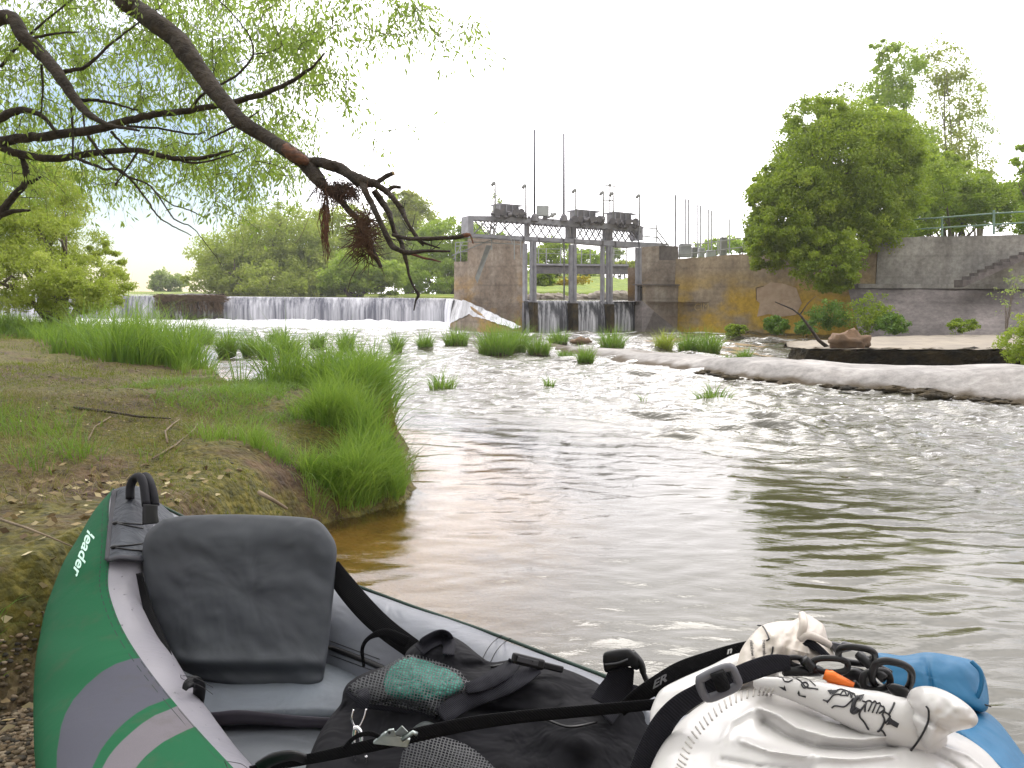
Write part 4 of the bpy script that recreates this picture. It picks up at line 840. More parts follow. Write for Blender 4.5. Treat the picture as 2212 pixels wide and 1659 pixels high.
# ---- bank grass
def scatter(u0, u1, v0, v1, n, z=.4, cond=None):
    out = []
    for k in range(n*3):
        p = G(random.uniform(u0, u1), random.uniform(v0, v1), z); 
        if cond is None or cond(p): out.append((p.x, p.y))
        if len(out) >= n: break
    a = np.array(out); zz = ground(a[:, 0], a[:, 1]); return np.column_stack([a, zz-.01])
def bankonly(B, lo=.02):
    d = sdist(BANK, B[:, 0], B[:, 1]); return B[d > lo]
def edgeclump(pts, n, sd, h, lean, name, label, w=.005, m=L_grs, tb=.5, hs=.35, zmin=-9, per=38):
    """tall grass along a plan polyline on the bank edge, leaning outwards"""
    nc = max(4, n//per); pts = np.array(pts); s = rng.random(nc)*(len(pts)-1); i = np.minimum(s.astype(int), len(pts)-2); f = (s-i)[:, None]
    Cc_ = pts[i]*(1-f)+pts[i+1]*f+rng.normal(size=(nc, 2))*sd; ci = rng.integers(0, nc, n); rad = rng.normal(size=(n, 2)); cs = min(.05, .25*sd+.01)
    B = Cc_[ci]+rad*cs; z = ground(B[:, 0], B[:, 1]); ok = z > zmin; B, z, ci, rad = B[ok], z[ok], ci[ok], rad[ok]; n = len(B); z = np.maximum(z, -.05)-.02
    B = np.column_stack([B, z]); lean = np.array(lean)+rng.normal(size=(n, 2))*.28+rad*.30+(rng.normal(size=(nc, 2))*.18)[ci]; ctone = (rng.normal(size=nc)*.16)[ci]; ch_ = rng.uniform(.7, 1.2, nc)[ci]
    patch = fbm(B[:, 0], B[:, 1], 40, 3, 3.)
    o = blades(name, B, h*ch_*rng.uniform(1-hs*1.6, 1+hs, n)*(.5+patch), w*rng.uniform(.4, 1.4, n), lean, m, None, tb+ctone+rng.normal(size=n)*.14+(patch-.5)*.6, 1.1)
    tag(o, label, kind='stuff'); return o
edgeclump([(-2.0, 6.65), (-1.65, 6.6), (-1.35, 6.4), (-1.05, 6.0), (-.93, 5.7), (-.93, 5.35)], 3400, .16, .36, (.12, .05), 'tall_grass', 'tall fresh grass on the bank corner above the river', .009, hs=.4, zmin=.2)
edgeclump([(-2.2, 6.9), (-1.9, 6.9), (-1.55, 6.75), (-1.25, 6.55), (-1.0, 6.2)], 520, .1, .62, (.12, .05), 'reed_grass', 'long dark reed blades rising above the bank corner', .014, tb=.15, hs=.3)
edgeclump([(-1.35, 5.9), (-1.0, 5.5), (-.9, 5.2), (-.85, 5.05)], 2600, .12, .27, (.35, -.12), 'overhanging_grass', 'thick grass drooping over the undercut bank edge', .0085, tb=.35, zmin=.24)
edgeclump([(-1.0, 3.98), (-.85, 4.05), (-.72, 4.12), (-.60, 4.2), (-.58, 4.3)], 2800, .045, .20, (.08, -.06), 'low_edge_grass', 'bright grass at the very tip of the low spit', .006, tb=.7, zmin=.0)
edgeclump([(-1.2, 4.95), (-1.0, 4.7), (-.8, 4.45), (-.70, 4.3), (-.66, 4.22)], 3600, .07, .22, (.12, -.06), 'low_edge_grass', 'bright grass on the low spit of the bank', .006, tb=.65, zmin=.02)
edgeclump([(-.85, 5.35), (-.78, 5.1), (-.72, 4.9)], 500, .05, .22, (.3, -.5), 'dry_roots', 'brown dry roots hanging from the undercut bank', .003, L_dry, tb=.4)
edgeclump([(-.95, 4.05), (-.75, 4.1), (-.62, 4.2)], 600, .06, .07, (.2, -.5), 'dry_roots', 'dry straw at the waterline of the low spit', .0025, L_dry, tb=.4)
edgeclump([(-5.4, 10.2), (-4.6, 9.3), (-4.1, 8.6), (-3.7, 8.2), (-3.35, 7.95)], 4600, .22, .5, (.12, .0), 'tall_grass', 'tall grass along the far bank edge left of the inlet', .012, tb=.5)
edgeclump([(-3.1, 7.8), (-2.8, 7.3), (-2.6, 7.0)], 260, .1, .16, (.3, .1), 'tall_grass', 'thin grass in the small inlet of the bank', .006, tb=.5)
edgeclump([(-12, 17), (-9, 14.5), (-7, 12), (-5.8, 10.8)], 4500, .5, .3, (.1, .0), 'tall_grass', 'tall grass below the willow bush at the left', .012, tb=.45)
edgeclump([(-1.6, 4.1), (-1.3, 3.95), (-1.05, 3.9)], 900, .07, .14, (.1, .05), 'grass_behind_kayak', 'short bright grass just behind the seat top', .0035, tb=.65)
edgeclump([(-2.6, 4.2), (-2.3, 3.7), (-2.1, 3.1)], 1300, .2, .13, (-.1, -.1), 'grass_patch', 'short grass patch at the left edge of the bank', .004, tb=.5)
edgeclump([(-1.75, 2.5), (-1.55, 2.1), (-1.5, 1.9)], 260, .07, .2, (.5, -.3), 'grass_patch', 'long thin blades over the dark hollow at the left edge', .004, tb=.35)
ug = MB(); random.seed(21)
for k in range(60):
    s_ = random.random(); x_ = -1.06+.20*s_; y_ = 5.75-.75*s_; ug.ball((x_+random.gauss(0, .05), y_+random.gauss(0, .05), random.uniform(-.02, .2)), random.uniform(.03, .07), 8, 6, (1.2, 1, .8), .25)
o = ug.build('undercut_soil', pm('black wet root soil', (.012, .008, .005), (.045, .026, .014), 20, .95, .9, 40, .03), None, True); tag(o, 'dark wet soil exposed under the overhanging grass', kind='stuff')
fibs = edgeclump([(-.86, 5.5), (-.78, 5.2), (-.72, 4.98)], 420, .05, .26, (.2, -.9), 'dry_roots', 'reddish roots trailing from the undercut edge', .004, leafmat('reddish roots', (.08, .03, .015), (.16, .07, .03), (.26, .13, .06), .2), zmin=.12)
# short mossy turf over the bank
def turf(n, x0, x1, y0, y1, h, w, name, label, m, thr, seed, tb=.5, lo=.03):
    B = np.stack([rng.uniform(x0, x1, n), rng.uniform(y0, y1, n)], 1); k = fbm(B[:, 0], B[:, 1], seed, 5, 1.6) > thr; B = B[k & (sdist(BANK, B[:, 0], B[:, 1]) > lo)]
    B = np.column_stack([B, ground(B[:, 0], B[:, 1])-.005]); n = len(B); p = fbm(B[:, 0], B[:, 1], seed+3, 3, 4.)
    o = blades(name, B, h*rng.uniform(.4, 1.4, n)*(.4+1.2*p), w, rng.normal(size=(n, 2))*.8, m, None, tb+rng.normal(size=n)*.2+(p-.5)*.5, .6); tag(o, label, kind='stuff')
turf(60000, -4.5, -.6, 1.7, 7, .028, .0035, 'moss_turf', 'short yellow-green mossy turf over the bank soil', L_mos, .47, 11)
turf(14000, -8, -2, 6, 12, .06, .007, 'moss_turf', 'short turf on the farther part of the bank', L_mos, .40, 13)
turf(12000, -3.0, -.75, 4.6, 6.9, .07, .005, 'meadow_grass', 'thin green grass between moss and the tall bank grass', L_grs, .53, 16, .5)
turf(15000, -4.2, -1.5, 1.8, 5, .05, .003, 'straw', 'dry brown straws lying on the bank soil', L_dry, .47, 19, .45)
# pebbles, litter
def pebbles(name, n, fx, label, m, smin, smax, flat_=.55):
    mb_v = []; mb_f = []; ic = bmesh.new(); bmesh.ops.create_icosphere(ic, subdivisions=1, radius=1); v0 = np.array([v.co[:] for v in ic.verts]); f0 = np.array([[v.index for v in f.verts] for f in ic.faces]); ic.free()
    B = fx(n); n = len(B); s = rng.uniform(smin, smax, n)**1.0; V = v0[None]*(1+rng.normal(size=(n, 12, 1))*.14)*s[:, None, None]*np.stack([rng.uniform(.8, 1.5, n), rng.uniform(.7, 1.1, n), np.full(n, flat_)], 1)[:, None, :]
    V = (V+B[:, None, :]).reshape(-1, 3); Q = (f0[None]+(np.arange(n)*12)[:, None, None]).reshape(-1, 3)
    o = npmesh(name, V, Q, m, None, True, {'tone': np.repeat(rng.random(n), 12)}); tag(o, label, kind='stuff')
def stonemat(nm, stops):
    t = NT(nm); at = t.n('ShaderNodeAttribute', attribute_name='tone').outputs['Fac']; c = t.ramp(at, stops); return t.fin(t.prin(c, .75, t.bump(t.noise(120, 4), .3, .004)))
M_peb = stonemat('wet gravel', [(0, (.03, .026, .02)), (.4, (.10, .075, .04)), (.7, (.19, .13, .07)), (1, (.33, .27, .19))])
def fx1(n): B = np.stack([rng.uniform(-1.75, -.85, n), rng.uniform(.4, 2.25, n)], 1); B = B[(sdist(BEACH, B[:, 0], B[:, 1]) > -.1) & (sdist(BANK, B[:, 0], B[:, 1]) < .12)]; return np.column_stack([B, ground(B[:, 0], B[:, 1])+.002])
def fx2(n):
    B = np.stack([rng.uniform(-4.5, -.9, n), rng.uniform(2.5, 7.5, n)], 1); B = B[(sdist(BANK, B[:, 0], B[:, 1]) > .05) & (fbm(B[:, 0], B[:, 1], 51, 4, 1.5) > .47)]; return np.column_stack([B, ground(B[:, 0], B[:, 1])])
pebbles('gravel', 12000, fx1, 'brown river gravel beside the kayak', M_peb, .003, .011)
pebbles('pebbles', 500, fx2, 'pebbles pressed into the bank soil', M_peb, .004, .013)
B = fx2(900); B[:, 2] += .006
o = leaves('leaf_litter', B, .016, stonemat('dead leaves', [(0, (.10, .06, .03)), (.5, (.30, .22, .10)), (1, (.55, .47, .28))]), None, rng.random(len(B)), .6, np.tile([1., .3, 0], (len(B), 1))); tag(o, 'small dead leaves scattered over the bank', kind='stuff')
B = np.stack([rng.uniform(-1.9, -1.2, 300), rng.uniform(1.4, 3.4, 300)], 1); B = np.column_stack([B, ground(B[:, 0], B[:, 1])+.008])
o = leaves('leaf_litter', B, .035, bpy.data.materials['dead leaves'], None, rng.random(300), .6, np.tile([1., .3, 0], (300, 1))); tag(o, 'pale dead leaves on the slope beside the kayak', kind='stuff')
def gz(u, v, h=.02):
    p = G(u, v, .38)
    for k in range(6): p = G(u, v, float(ground(p.x, p.y)))
    p.z += h; return p
M_twig = pm('pale dead twig', (.26, .20, .13), (.16, .12, .08), 10, .9, .3)
for pts, r, lb, mm in ((((160, 888), (240, 898), (300, 908), (370, 912)), .013, 'dark long root lying across the left bank', M_bark), (((362, 965), (357, 940), (372, 925), (388, 913)), .008, 'pale curved twig standing on the bank', M_twig), (((330, 1000), (380, 970), (420, 935), (428, 922)), .007, 'pale straight twig leaning on the bank', M_twig), (((0, 1135), (60, 1155), (110, 1175), (160, 1197)), .006, 'long thin root running to the kayak side', M_twig), (((560, 1075), (590, 1092), (620, 1110)), .012, 'broken pale branch piece above the seat', M_twig), (((190, 960), (205, 930), (240, 908)), .006, 'short bent twig at the left of the bank', M_twig)):
    mb = MB(); mb.tube([gz(*p) for p in pts], [r*.7, r*.62, r*.5, r*.3][:len(pts)], 6, jit=.1); o = mb.build('stick', mm, None, True); tag(o, lb, 'stick', 'twigs and roots on the bank')
# ================================================================ OVERHANGING WILLOW
wt = root('willow_tree', (-4.9, 5.6, .35), 'overhanging old willow with dark broken limbs and fresh narrow leaves', 'tree')
nodes = []
def limb(name, pts, m=M_bark, n=8, jit=.05, keep=True, steps=6, wob=0.0):
    """pts: (u, v, depth, radius in px)"""
    q = spl(pts, steps); P3 = []; R = []
    for i, p in enumerate(q):
        w = P(p[0]+random.uniform(-1, 1)*wob, p[1]+random.uniform(-1, 1)*wob, p[2]); P3.append(w); R.append(max(.0015, .86*p[3]/F*p[2]))
    if keep: nodes.extend([(p, r) for p, r in zip(P3, R)])
    return MB().tube(P3, R, n, jit=jit).build(name, m, wt, True)
random.seed(11)
mb = MB(); mb.tube([(-4.9, 5.6, .1), (-4.8, 5.6, 1.0), (-4.6, 5.5, 2.0), (-4.3, 5.3, 2.9), (-3.9, 5.2, 3.9)], [.32, .25, .22, .19, .14], 12, jit=.05); mb.build('trunk', M_bark, wt, True)
limb('main_limb', [(-330, -420, 5.3, 34), (0, -260, 5.3, 32), (180, -100, 5.2, 29), (270, 0, 5, 25), (300, 22, 5, 23), (330, 45, 4.9, 25), (380, 82, 4.85, 24), (400, 110, 4.8, 26), (430, 150, 4.75, 22), (455, 185, 4.7, 22), (495, 232, 4.6, 19), (520, 262, 4.55, 20), (580, 300, 4.5, 17), (622, 326, 4.4, 19), (655, 350, 4.4, 18), (678, 375, 4.35, 19), (694, 396, 4.3, 15)], n=14, jit=.07)
limb('main_limb', [(-420, 100, 5.4, 34), (-200, 150, 5.3, 26), (0, 38, 5.1, 18), (51, 80, 5.0, 17), (89, 116, 5, 16), (126, 161, 4.9, 15), (161, 212, 4.85, 12), (191, 246, 4.8, 9), (239, 270, 4.7, 5), (300, 282, 4.6, 3)], n=10, wob=1)
limb('main_limb', [(-420, 420, 5.6, 30), (-200, 370, 5.5, 20), (0, 308, 5.2, 13), (103, 294, 5.1, 11), (205, 280, 5, 10.5), (308, 252, 5, 9), (376, 243, 4.95, 8), (478, 226, 4.9, 7.5), (564, 204, 4.8, 7), (649, 164, 4.7, 4.5), (700, 116, 4.6, 2)], n=10, wob=2)
for pts in ([(0, 315, 5.2, 11), (34, 331, 5.2, 10), (103, 342, 5.2, 9.5), (154, 338, 5.2, 9), (222, 328, 5.1, 8), (297, 325, 5, 7), (376, 342, 5, 6.5), (444, 340, 5, 5), (495, 325, 4.9, 2.5)],
            [(-60, 300, 5.2, 12), (0, 256, 5.1, 11), (44, 238, 5, 9), (90, 250, 5, 6), (125, 290, 5, 4)],
            [(34, 331, 5.2, 6), (51, 345, 5.3, 8), (55, 393, 5.3, 8), (27, 427, 5.4, 9), (0, 461, 5.4, 10), (-60, 540, 5.4, 12)], [(55, 393, 5.3, 7), (70, 392, 5.3, 5), (89, 381, 5.3, 2)], [(-30, 480, 5.4, 8), (10, 462, 5.4, 7), (40, 455, 5.4, 5), (65, 455, 5.3, 2.5)],
            [(164, 340, 5.1, 4.5), (222, 364, 5, 3.5), (263, 370, 5, 3), (314, 427, 5, 2.5), (342, 468, 4.9, 2), (380, 492, 4.9, 1.6), (414, 509, 4.9, 1.2)],
            [(191, 294, 5, 4), (222, 335, 5, 3.5), (267, 376, 5, 3), (325, 403, 4.9, 2.2), (376, 472, 4.9, 1.8), (417, 492, 4.9, 1.4), (444, 526, 4.9, 1), (470, 560, 4.9, .8), (478, 575, 4.9, .8)],
            [(239, 285, 5, 4), (262, 308, 5, 3), (284, 328, 5, 2)], [(164, 217, 4.9, 5), (200, 216, 4.9, 4.5), (239, 222, 4.9, 3.5), (297, 238, 4.9, 2)], [(133, 157, 5, 6), (160, 150, 5, 5), (185, 144, 5, 4.5), (239, 96, 4.9, 3), (297, 51, 4.9, 2), (340, 20, 4.9, 1.5)],
            [(410, 239, 4.95, 4), (430, 212, 4.9, 3.5), (455, 193, 4.9, 3.5), (485, 178, 4.9, 3), (513, 161, 4.85, 3), (547, 118, 4.8, 2.5), (537, 75, 4.8, 2), (500, 28, 4.8, 1.6), (472, 0, 4.8, 1.4)], [(547, 118, 4.8, 2), (590, 110, 4.8, 1.4), (608, 95, 4.8, 1.2), (590, 50, 4.8, 1), (575, 20, 4.8, .8)],
            [(273, 273, 5, 3.5), (342, 277, 5, 3), (410, 289, 4.9, 2.5), (444, 287, 4.9, 1.5)], [(437, 308, 4.9, 1.2), (470, 290, 4.9, 2.5), (513, 270, 4.8, 3), (560, 240, 4.8, 1.5)], [(154, 232, 5, 3.5), (158, 285, 5, 3), (157, 338, 5, 2)], [(178, 232, 5, 3), (181, 260, 5, 2.5), (184, 290, 5, 1.5)], [(89, 140, 5, 3.5), (92, 190, 5, 2.6), (89, 245, 5, 1.8)],
            [(376, 342, 5, 4), (420, 352, 5, 3), (480, 340, 4.9, 2), (540, 320, 4.9, 1.2)], [(60, 85, 5, 4), (120, 72, 5, 3), (170, 70, 5, 1.8)], [(0, 145, 5.2, 4), (30, 110, 5.2, 3.4), (80, 60, 5.1, 2.8), (180, -20, 5.1, 2)], [(300, 325, 5, 3), (250, 400, 5, 1.5), (262, 372, 5, 1.4)],
            [(444, 470, 5.6, 1), (410, 455, 5.6, 1.6), (370, 440, 5.5, 1.6), (325, 405, 5, 1.4)]):
    limb('limb', pts, n=7, wob=1.0)
limb('broken_limb', [(652, 352, 4.4, 12), (690, 350, 4.35, 13), (712, 357, 4.3, 14), (735, 364, 4.3, 14), (755, 377, 4.25, 13), (783, 392, 4.2, 15), (815, 397, 4.2, 9)], n=12, jit=.09, keep=False)
limb('broken_limb', [(783, 393, 4.2, 11), (791, 418, 4.15, 8.5), (803, 440, 4.15, 7.5), (812, 459, 4.1, 7.5), (826, 490, 4.1, 7), (837, 513, 4.1, 7.5), (848, 532, 4.1, 7.5), (864, 541, 4.05, 6), (884, 546, 4.05, 6.5), (920, 542, 4, 4), (973, 543, 4, 2.6)], n=8, keep=False, jit=.1)
limb('broken_limb', [(797, 394, 4.2, 9), (818, 402, 4.2, 8), (837, 416, 4.2, 7.5), (855, 435, 4.15, 7), (869, 456, 4.15, 7), (877, 475, 4.1, 5), (887, 492, 4.1, 4.5), (900, 512, 4.1, 5.5), (915, 531, 4.1, 2.5)], n=8, keep=False, jit=.1)
limb('broken_limb', [(800, 402, 4.22, 7), (819, 391, 4.22, 6.5), (836, 380, 4.22, 6), (850, 374, 4.2, 5.5)], n=8, keep=False)
limb('broken_limb', [(815, 402, 4.25, 6), (835, 411, 4.25, 5.5), (850, 404, 4.25, 5), (866, 405, 4.25, 4)], n=8, keep=False)
limb('broken_limb', [(690, 392, 4.3, 13), (700, 402, 4.3, 11), (733, 431, 4.3, 8), (754, 455, 4.25, 7.5), (773, 474, 4.25, 8), (786, 505, 4.2, 8), (800, 535, 4.2, 9), (812, 556, 4.2, 7), (823, 577, 4.2, 4.5)], n=9, keep=False, jit=.1)
limb('broken_limb', [(808, 412, 4.3, 9), (824, 435, 4.3, 9), (840, 460, 4.25, 8), (846, 480, 4.2, 6), (853, 503, 4.2, 6), (866, 522, 4.15, 6), (873, 548, 4.1, 6), (880, 574, 4.1, 4), (885, 600, 4.1, 3.2), (897, 625, 4.1, 3), (904, 637, 4.1, 4.5), (898, 650, 4.1, 2.5), (894, 671, 4.1, 1.8)], n=7, keep=False, jit=.1)
limb('broken_limb', [(848, 507, 4.15, 4), (880, 515, 4.1, 5), (916, 516, 4, 5.5), (960, 514, 3.95, 5), (990, 512, 3.9, 5.5), (1003, 508, 3.9, 5.5)], n=8, keep=False, jit=.1)
limb('broken_tip', [(995, 511, 3.9, 5.6), (1010, 507, 3.9, 5.5), (1017, 510, 3.9, 2), (1022, 526, 3.9, 2)], M_torn, keep=False, jit=.2)
limb('splinter', [(886, 547, 4.05, 4), (915, 557, 4, 3), (935, 561, 4, 2.6), (953, 566, 4, 1.2)], M_torn, keep=False, n=5)
limb('broken_limb', [(908, 522, 4.05, 4.5), (925, 528, 4.05, 3), (950, 536, 4.05, 2)], keep=False, n=6)
limb('torn_bark', [(616, 321, 4.36, 13), (636, 335, 4.33, 15.5), (655, 347, 4.33, 13), (666, 352, 4.34, 8)], M_torn, keep=False, n=9, jit=.2)
limb('cut_end', [(848, 375, 4.2, 5.3), (852, 373, 4.2, 5.2)], pm('pale cut wood', (.5, .38, .22)), keep=False, n=8)
for _ in range(16):
    u, v = random.choice(((812, 459), (837, 513), (869, 456), (887, 500), (884, 546), (845, 470), (930, 541))); a = random.uniform(-.6, 2.6); l = random.uniform(18, 50); d = 4.15
    limb('twig', [(u, v, d, 1.5), (u+l*.5*math.cos(a), v-l*.5*math.sin(a)*.6, d, 1.1), (u+l*math.cos(a), v-l*math.sin(a)*.8, d-.05, .6)], keep=False, n=5)
# flood debris: tangled fibres caught in the fork
def fibres(name, label, cx, cy, sx, sy, d, n, l, hang, m):
    o_ = MB()
    for k in range(n):
        u, v = random.gauss(cx, sx), random.gauss(cy, sy); p = P(u, v, d+random.gauss(0, .05)); a = random.uniform(0, 2*math.pi); r = random.uniform(.3, 1)*l
        q = p+Vector((math.cos(a)*r*(1-hang), random.uniform(-.4, .4)*r, -r*hang+math.sin(a)*r*(1-hang))); mmid = p.lerp(q, .5)+Vector((random.uniform(-.15, .15)*r, 0, random.uniform(-.1, .1)*r)); o_.tube([p, mmid, q], [.0028, .0022, .0012], 3, cap=False)
    o = o_.build(name, m); tag(o, label, 'flood debris'); return o
fibres('root_debris', 'dark hanging tangle of roots caught under the fork of the broken limb', 735, 406, 20, 8, 4.28, 460, .12, .45, pm('dark root fibres', (.05, .028, .02), (.10, .055, .04), 8, .95))
fibres('root_debris', 'spiky reddish brown root clump hanging on the lower broken limb', 788, 503, 9, 26, 4.2, 420, .15, .15, M_fib)
fibres('root_debris', 'thin pale reddish fibres dangling left of the root tangle', 703, 455, 2.5, 26, 4.28, 70, .22, .96, M_torn)
limb('twig', [(663, 420, 4.4, .7), (672, 450, 4.4, .6), (655, 500, 4.4, .5), (640, 525, 4.4, .4)], M_twig, keep=False, n=4)
# leafy twigs grown from the limbs towards scattered targets
NP = np.array([n_[0][:] for n_ in nodes]); keepn = [px(Vector(p))[1] > -260 for p in NP]; NP = NP[keepn]
regions = [(-80, 520, -60, 120, 330), (-80, 480, 100, 250, 260), (0, 460, 240, 330, 90), (300, 700, -40, 130, 190), (380, 560, 120, 260, 70), (560, 900, -20, 120, 100), (560, 690, 60, 210, 70), (80, 500, 330, 440, 110), (500, 690, 230, 400, 130), (330, 600, 280, 360, 60), (420, 560, 430, 500, 14), (860, 1060, 10, 120, 26), (640, 760, 120, 220, 26), (-80, 90, 250, 420, 60), (820, 860, 380, 420, 2), (670, 690, 350, 390, 3), (740, 980, 190, 340, 9), (380, 520, 330, 400, 18), (430, 640, 395, 430, 14)]
TG = []
for (u0, u1, v0, v1, n) in regions:
    for k in range(int(n*.78)): d = random.uniform(4.9, 8.0) if u1 < 750 else random.uniform(4.7, 6.0); TG.append(P(random.uniform(u0, u1), random.uniform(v0, v1), d))
TG = np.array([t_[:] for t_ in TG]); D0 = np.array([np.min(np.linalg.norm(NP-t_, axis=1)) for t_ in TG]); TG = TG[np.argsort(D0)]
allp = list(NP); tw = MB(); LC = []; LD = []; LT = []
A = np.array(allp)
for t_ in TG:
    dd = np.linalg.norm(A-t_, axis=1)+.6*np.maximum(0, A[:, 2]*0+t_[2]-A[:, 2]-.3)*0; k = int(np.argmin(dd)); s = A[k]; ln = dd[k]
    s = t_+np.array([rng.normal()*.2, rng.normal()*.2, 1.1]) if ln > 1.25 else s; ln = min(ln, 1.25); mid = (s+t_)/2+rng.normal(size=3)*ln*.10+np.array([0, 0, .10*ln]); pts = spl([s, mid, t_], 4)
    e = t_+np.array([rng.normal()*.06, rng.normal()*.06, -rng.uniform(.08, .25)]); pts += [t_*.5+e*.5+rng.normal(size=3)*.01, e]
    r0 = min(.007, .0022+.0022*ln) if ln < 1.25 else .0016; tw.tube([Vector(p) for p in pts], list(np.linspace(r0, .0009, len(pts))), 4, cap=False)
    A = np.vstack([A, np.array(pts[2:7:2])]); pts = np.array(pts)
    m_ = int(rng.uniform(16, 34)); f = rng.random(m_)**.7*(len(pts)-1)*.999; i = f.astype(int); i = np.maximum(i, 1) if ln > 1.0 else i; i = np.minimum(i, len(pts)-2); g = (f-f.astype(int))[:, None]
    c = pts[i]*(1-g)+pts[i+1]*g; off = rng.normal(size=(m_, 3))*np.array([.05, .05, .04]); c = c+off+np.array([0, 0, -.012]); LC.append(c); LD.append(off*6+(pts[-1]-pts[-2])*4); LT.append(np.full(m_, .5+rng.normal()*.2)+rng.normal(size=m_)*.15)
tw.build('twigs', M_bark, wt); LC = np.concatenate(LC); LD = np.concatenate(LD); LD /= np.linalg.norm(LD, axis=1)[:, None]+1e-6
leaves('foliage', LC, rng.uniform(.032, .062, len(LC)), L_wil, wt, np.concatenate(LT), .3, LD, .5)
# unseen willow leaves added out of frame, overhead and behind, to shade the boat
sc_ = []
for k in range(230):
    y_ = rng.uniform(-4, 6.2); sc_.append((rng.uniform(-6, 3.6), y_, max(3.4, 2.3+.42*y_)+rng.uniform(0, 2.6)))
Cc = np.concatenate([np.array(s_)+rng.normal(size=(150, 3))*np.array([.5, .4, .28]) for s_ in sc_]); leaves('unseen_shade_foliage', Cc, .10, L_wil, wt, rng.random(len(Cc)), .35)
# ================================================================ KAYAK AND LUGGAGE
def ringtube(name, st, th0, th1, m, parent, dr=0, n=72, attrs=None, steps=10, dent=0):
    """hull tube from stations (v, uL, uR, depth, seam angle); th from th0 to th1 (functions of the seam angle), degrees"""
    q = spl(st, steps); C = []; Rr = []; A = []
    for v, a, b, d, se in q: C.append(P((a+b)/2, v, d)); Rr.append((b-a)/2/F*d+dr)
    V = []; TA = []; m_ = len(q)
    for i in range(m_):
        a = rt; b = (EYE-C[i]).normalized()
        s0, s1 = th0(q[i][4]), th1(q[i][4])
        for k in range(n+1):
            th = math.radians(s0+(s1-s0)*k/n); w = 1+dent*(float(fbm(i*.12, k*.05, 3, 3, 1.))-.5)
            p = C[i]+a*(Rr[i]*w*math.cos(th))+b*(Rr[i]*w*math.sin(th)); V.append(p[:]); TA.append((math.degrees(th)-q[i][4])/57.3*Rr[i])
    Q = np.array([(i*(n+1)+k, i*(n+1)+k+1, (i+1)*(n+1)+k+1, (i+1)*(n+1)+k) for i in range(m_-1) for k in range(n)])
    V = np.array(V); at = {'seam': np.array(TA)}
    if attrs:
        UV = np.array([px(Vector(p))[:2] for p in V]); at.update({k: sdist(np.array(poly), UV[:, 0], UV[:, 1]) for k, poly in attrs.items()})
    return npmesh(name, V, Q, m, parent, True, at)
kay = root('inflatable_kayak', P(400, 1500, 1.75)-Vector((0, 0, .2)), 'green and grey inflatable kayak lying between bank and water, stern with carry handle', 'kayak')
arc1 = [(281, 1424), (250, 1434), (220, 1451), (186, 1480), (158, 1512), (142, 1540), (132, 1568), (123, 1624), (121, 1700), (121, 2100), (1200, 2100), (1200, 1300)]
arc2 = [(365, 1508), (351.6, 1514), (320, 1526), (293, 1542), (270, 1560), (249, 1580), (232, 1600), (217, 1621), (199, 1659), (185, 1710), (180, 2100), (1300, 2100), (1200, 1300)]
arc3 = [(380, 1526), (365, 1533), (335, 1545), (308, 1562), (286, 1580), (264, 1600), (248, 1617), (234, 1635), (221, 1659), (208, 1710), (200, 2100), (1300, 2100), (1200, 1300)]
arc4 = [(420, 1570), (403, 1577), (380, 1588), (352, 1603), (335, 1616), (316, 1632), (304, 1645), (293, 1659), (275, 1710), (265, 2100), (1300, 2100), (1200, 1300)]
GRN = (.0015, .082, .030)
t = NT('green hull fabric'); st_ = lambda a, w=1.0: t.n('ShaderNodeMapRange', {0: t.n('ShaderNodeAttribute', attribute_name=a).outputs['Fac'], 1: -w, 2: w}).outputs[0]
c = t.mix(st_('p1'), GRN, (.066, .067, .088)); c = t.mix(st_('p2'), c, GRN); c = t.mix(st_('p3'), c, (.132, .12, .135)); c = t.mix(st_('p4'), c, GRN)
sm = t.n('ShaderNodeAttribute', attribute_name='seam').outputs['Fac']
def sline(off, w=.0011): return t.n('ShaderNodeMath', {0: t.n('ShaderNodeMath', {0: t.n('ShaderNodeMath', {0: sm, 1: off}, operation='SUBTRACT').outputs[0]}, operation='ABSOLUTE').outputs[0], 1: w}, operation='LESS_THAN').outputs[0]
dash = t.n('ShaderNodeMath', {0: t.n('ShaderNodeTexWave', {'Vector': t.co(), 'Scale': 50.0}, bands_direction='Z').outputs[1], 1: .3}, operation='GREATER_THAN').outputs[0]
ln_ = t.n('ShaderNodeMath', {0: t.n('ShaderNodeMath', {0: sline(.004), 1: sline(.020)}, operation='MAXIMUM').outputs[0], 1: dash}, operation='MULTIPLY').outputs[0]
c = t.mix(ln_, c, (.02, .03, .03)); wv = t.noise(900, 2); c = t.mix(.25, c, wv, 'OVERLAY')
fold = t.noise(5, 4, t.co((1, 1, 1)), .5, .8)
dr_ = t.ramp(t.noise(14, 6, None, .7), [(.52, 0), (.75, .35)]); c = t.mix(dr_, c, (.06, .055, .035)); M_hull = t.fin(t.prin(c, .75, t.bump(wv, .25, .0008, t.bump(fold, .35, .015)), **{'Specular IOR Level': .2}))
t = NT('wet pvc tube'); spk = t.noise(60, 3, t.co((1, 1, 2.2))); dp = t.ramp(spk, [(.68, 0), (.72, 1)]); cc = t.mix(dp, (.225, .217, .245), (.11, .108, .125))
cc = t.mix(t.ramp(t.noise(3.5, 5, None, .6), [(.45, 0), (.75, .6)]), cc, (.185, .185, .215))
M_tube = t.fin(t.prin(cc, .38, t.bump(dp, .5, .002, t.bump(t.noise(9, 3, t.co((1, 1, .5)), .5, 1.5), .3, .01)), **{'Specular IOR Level': .35}))
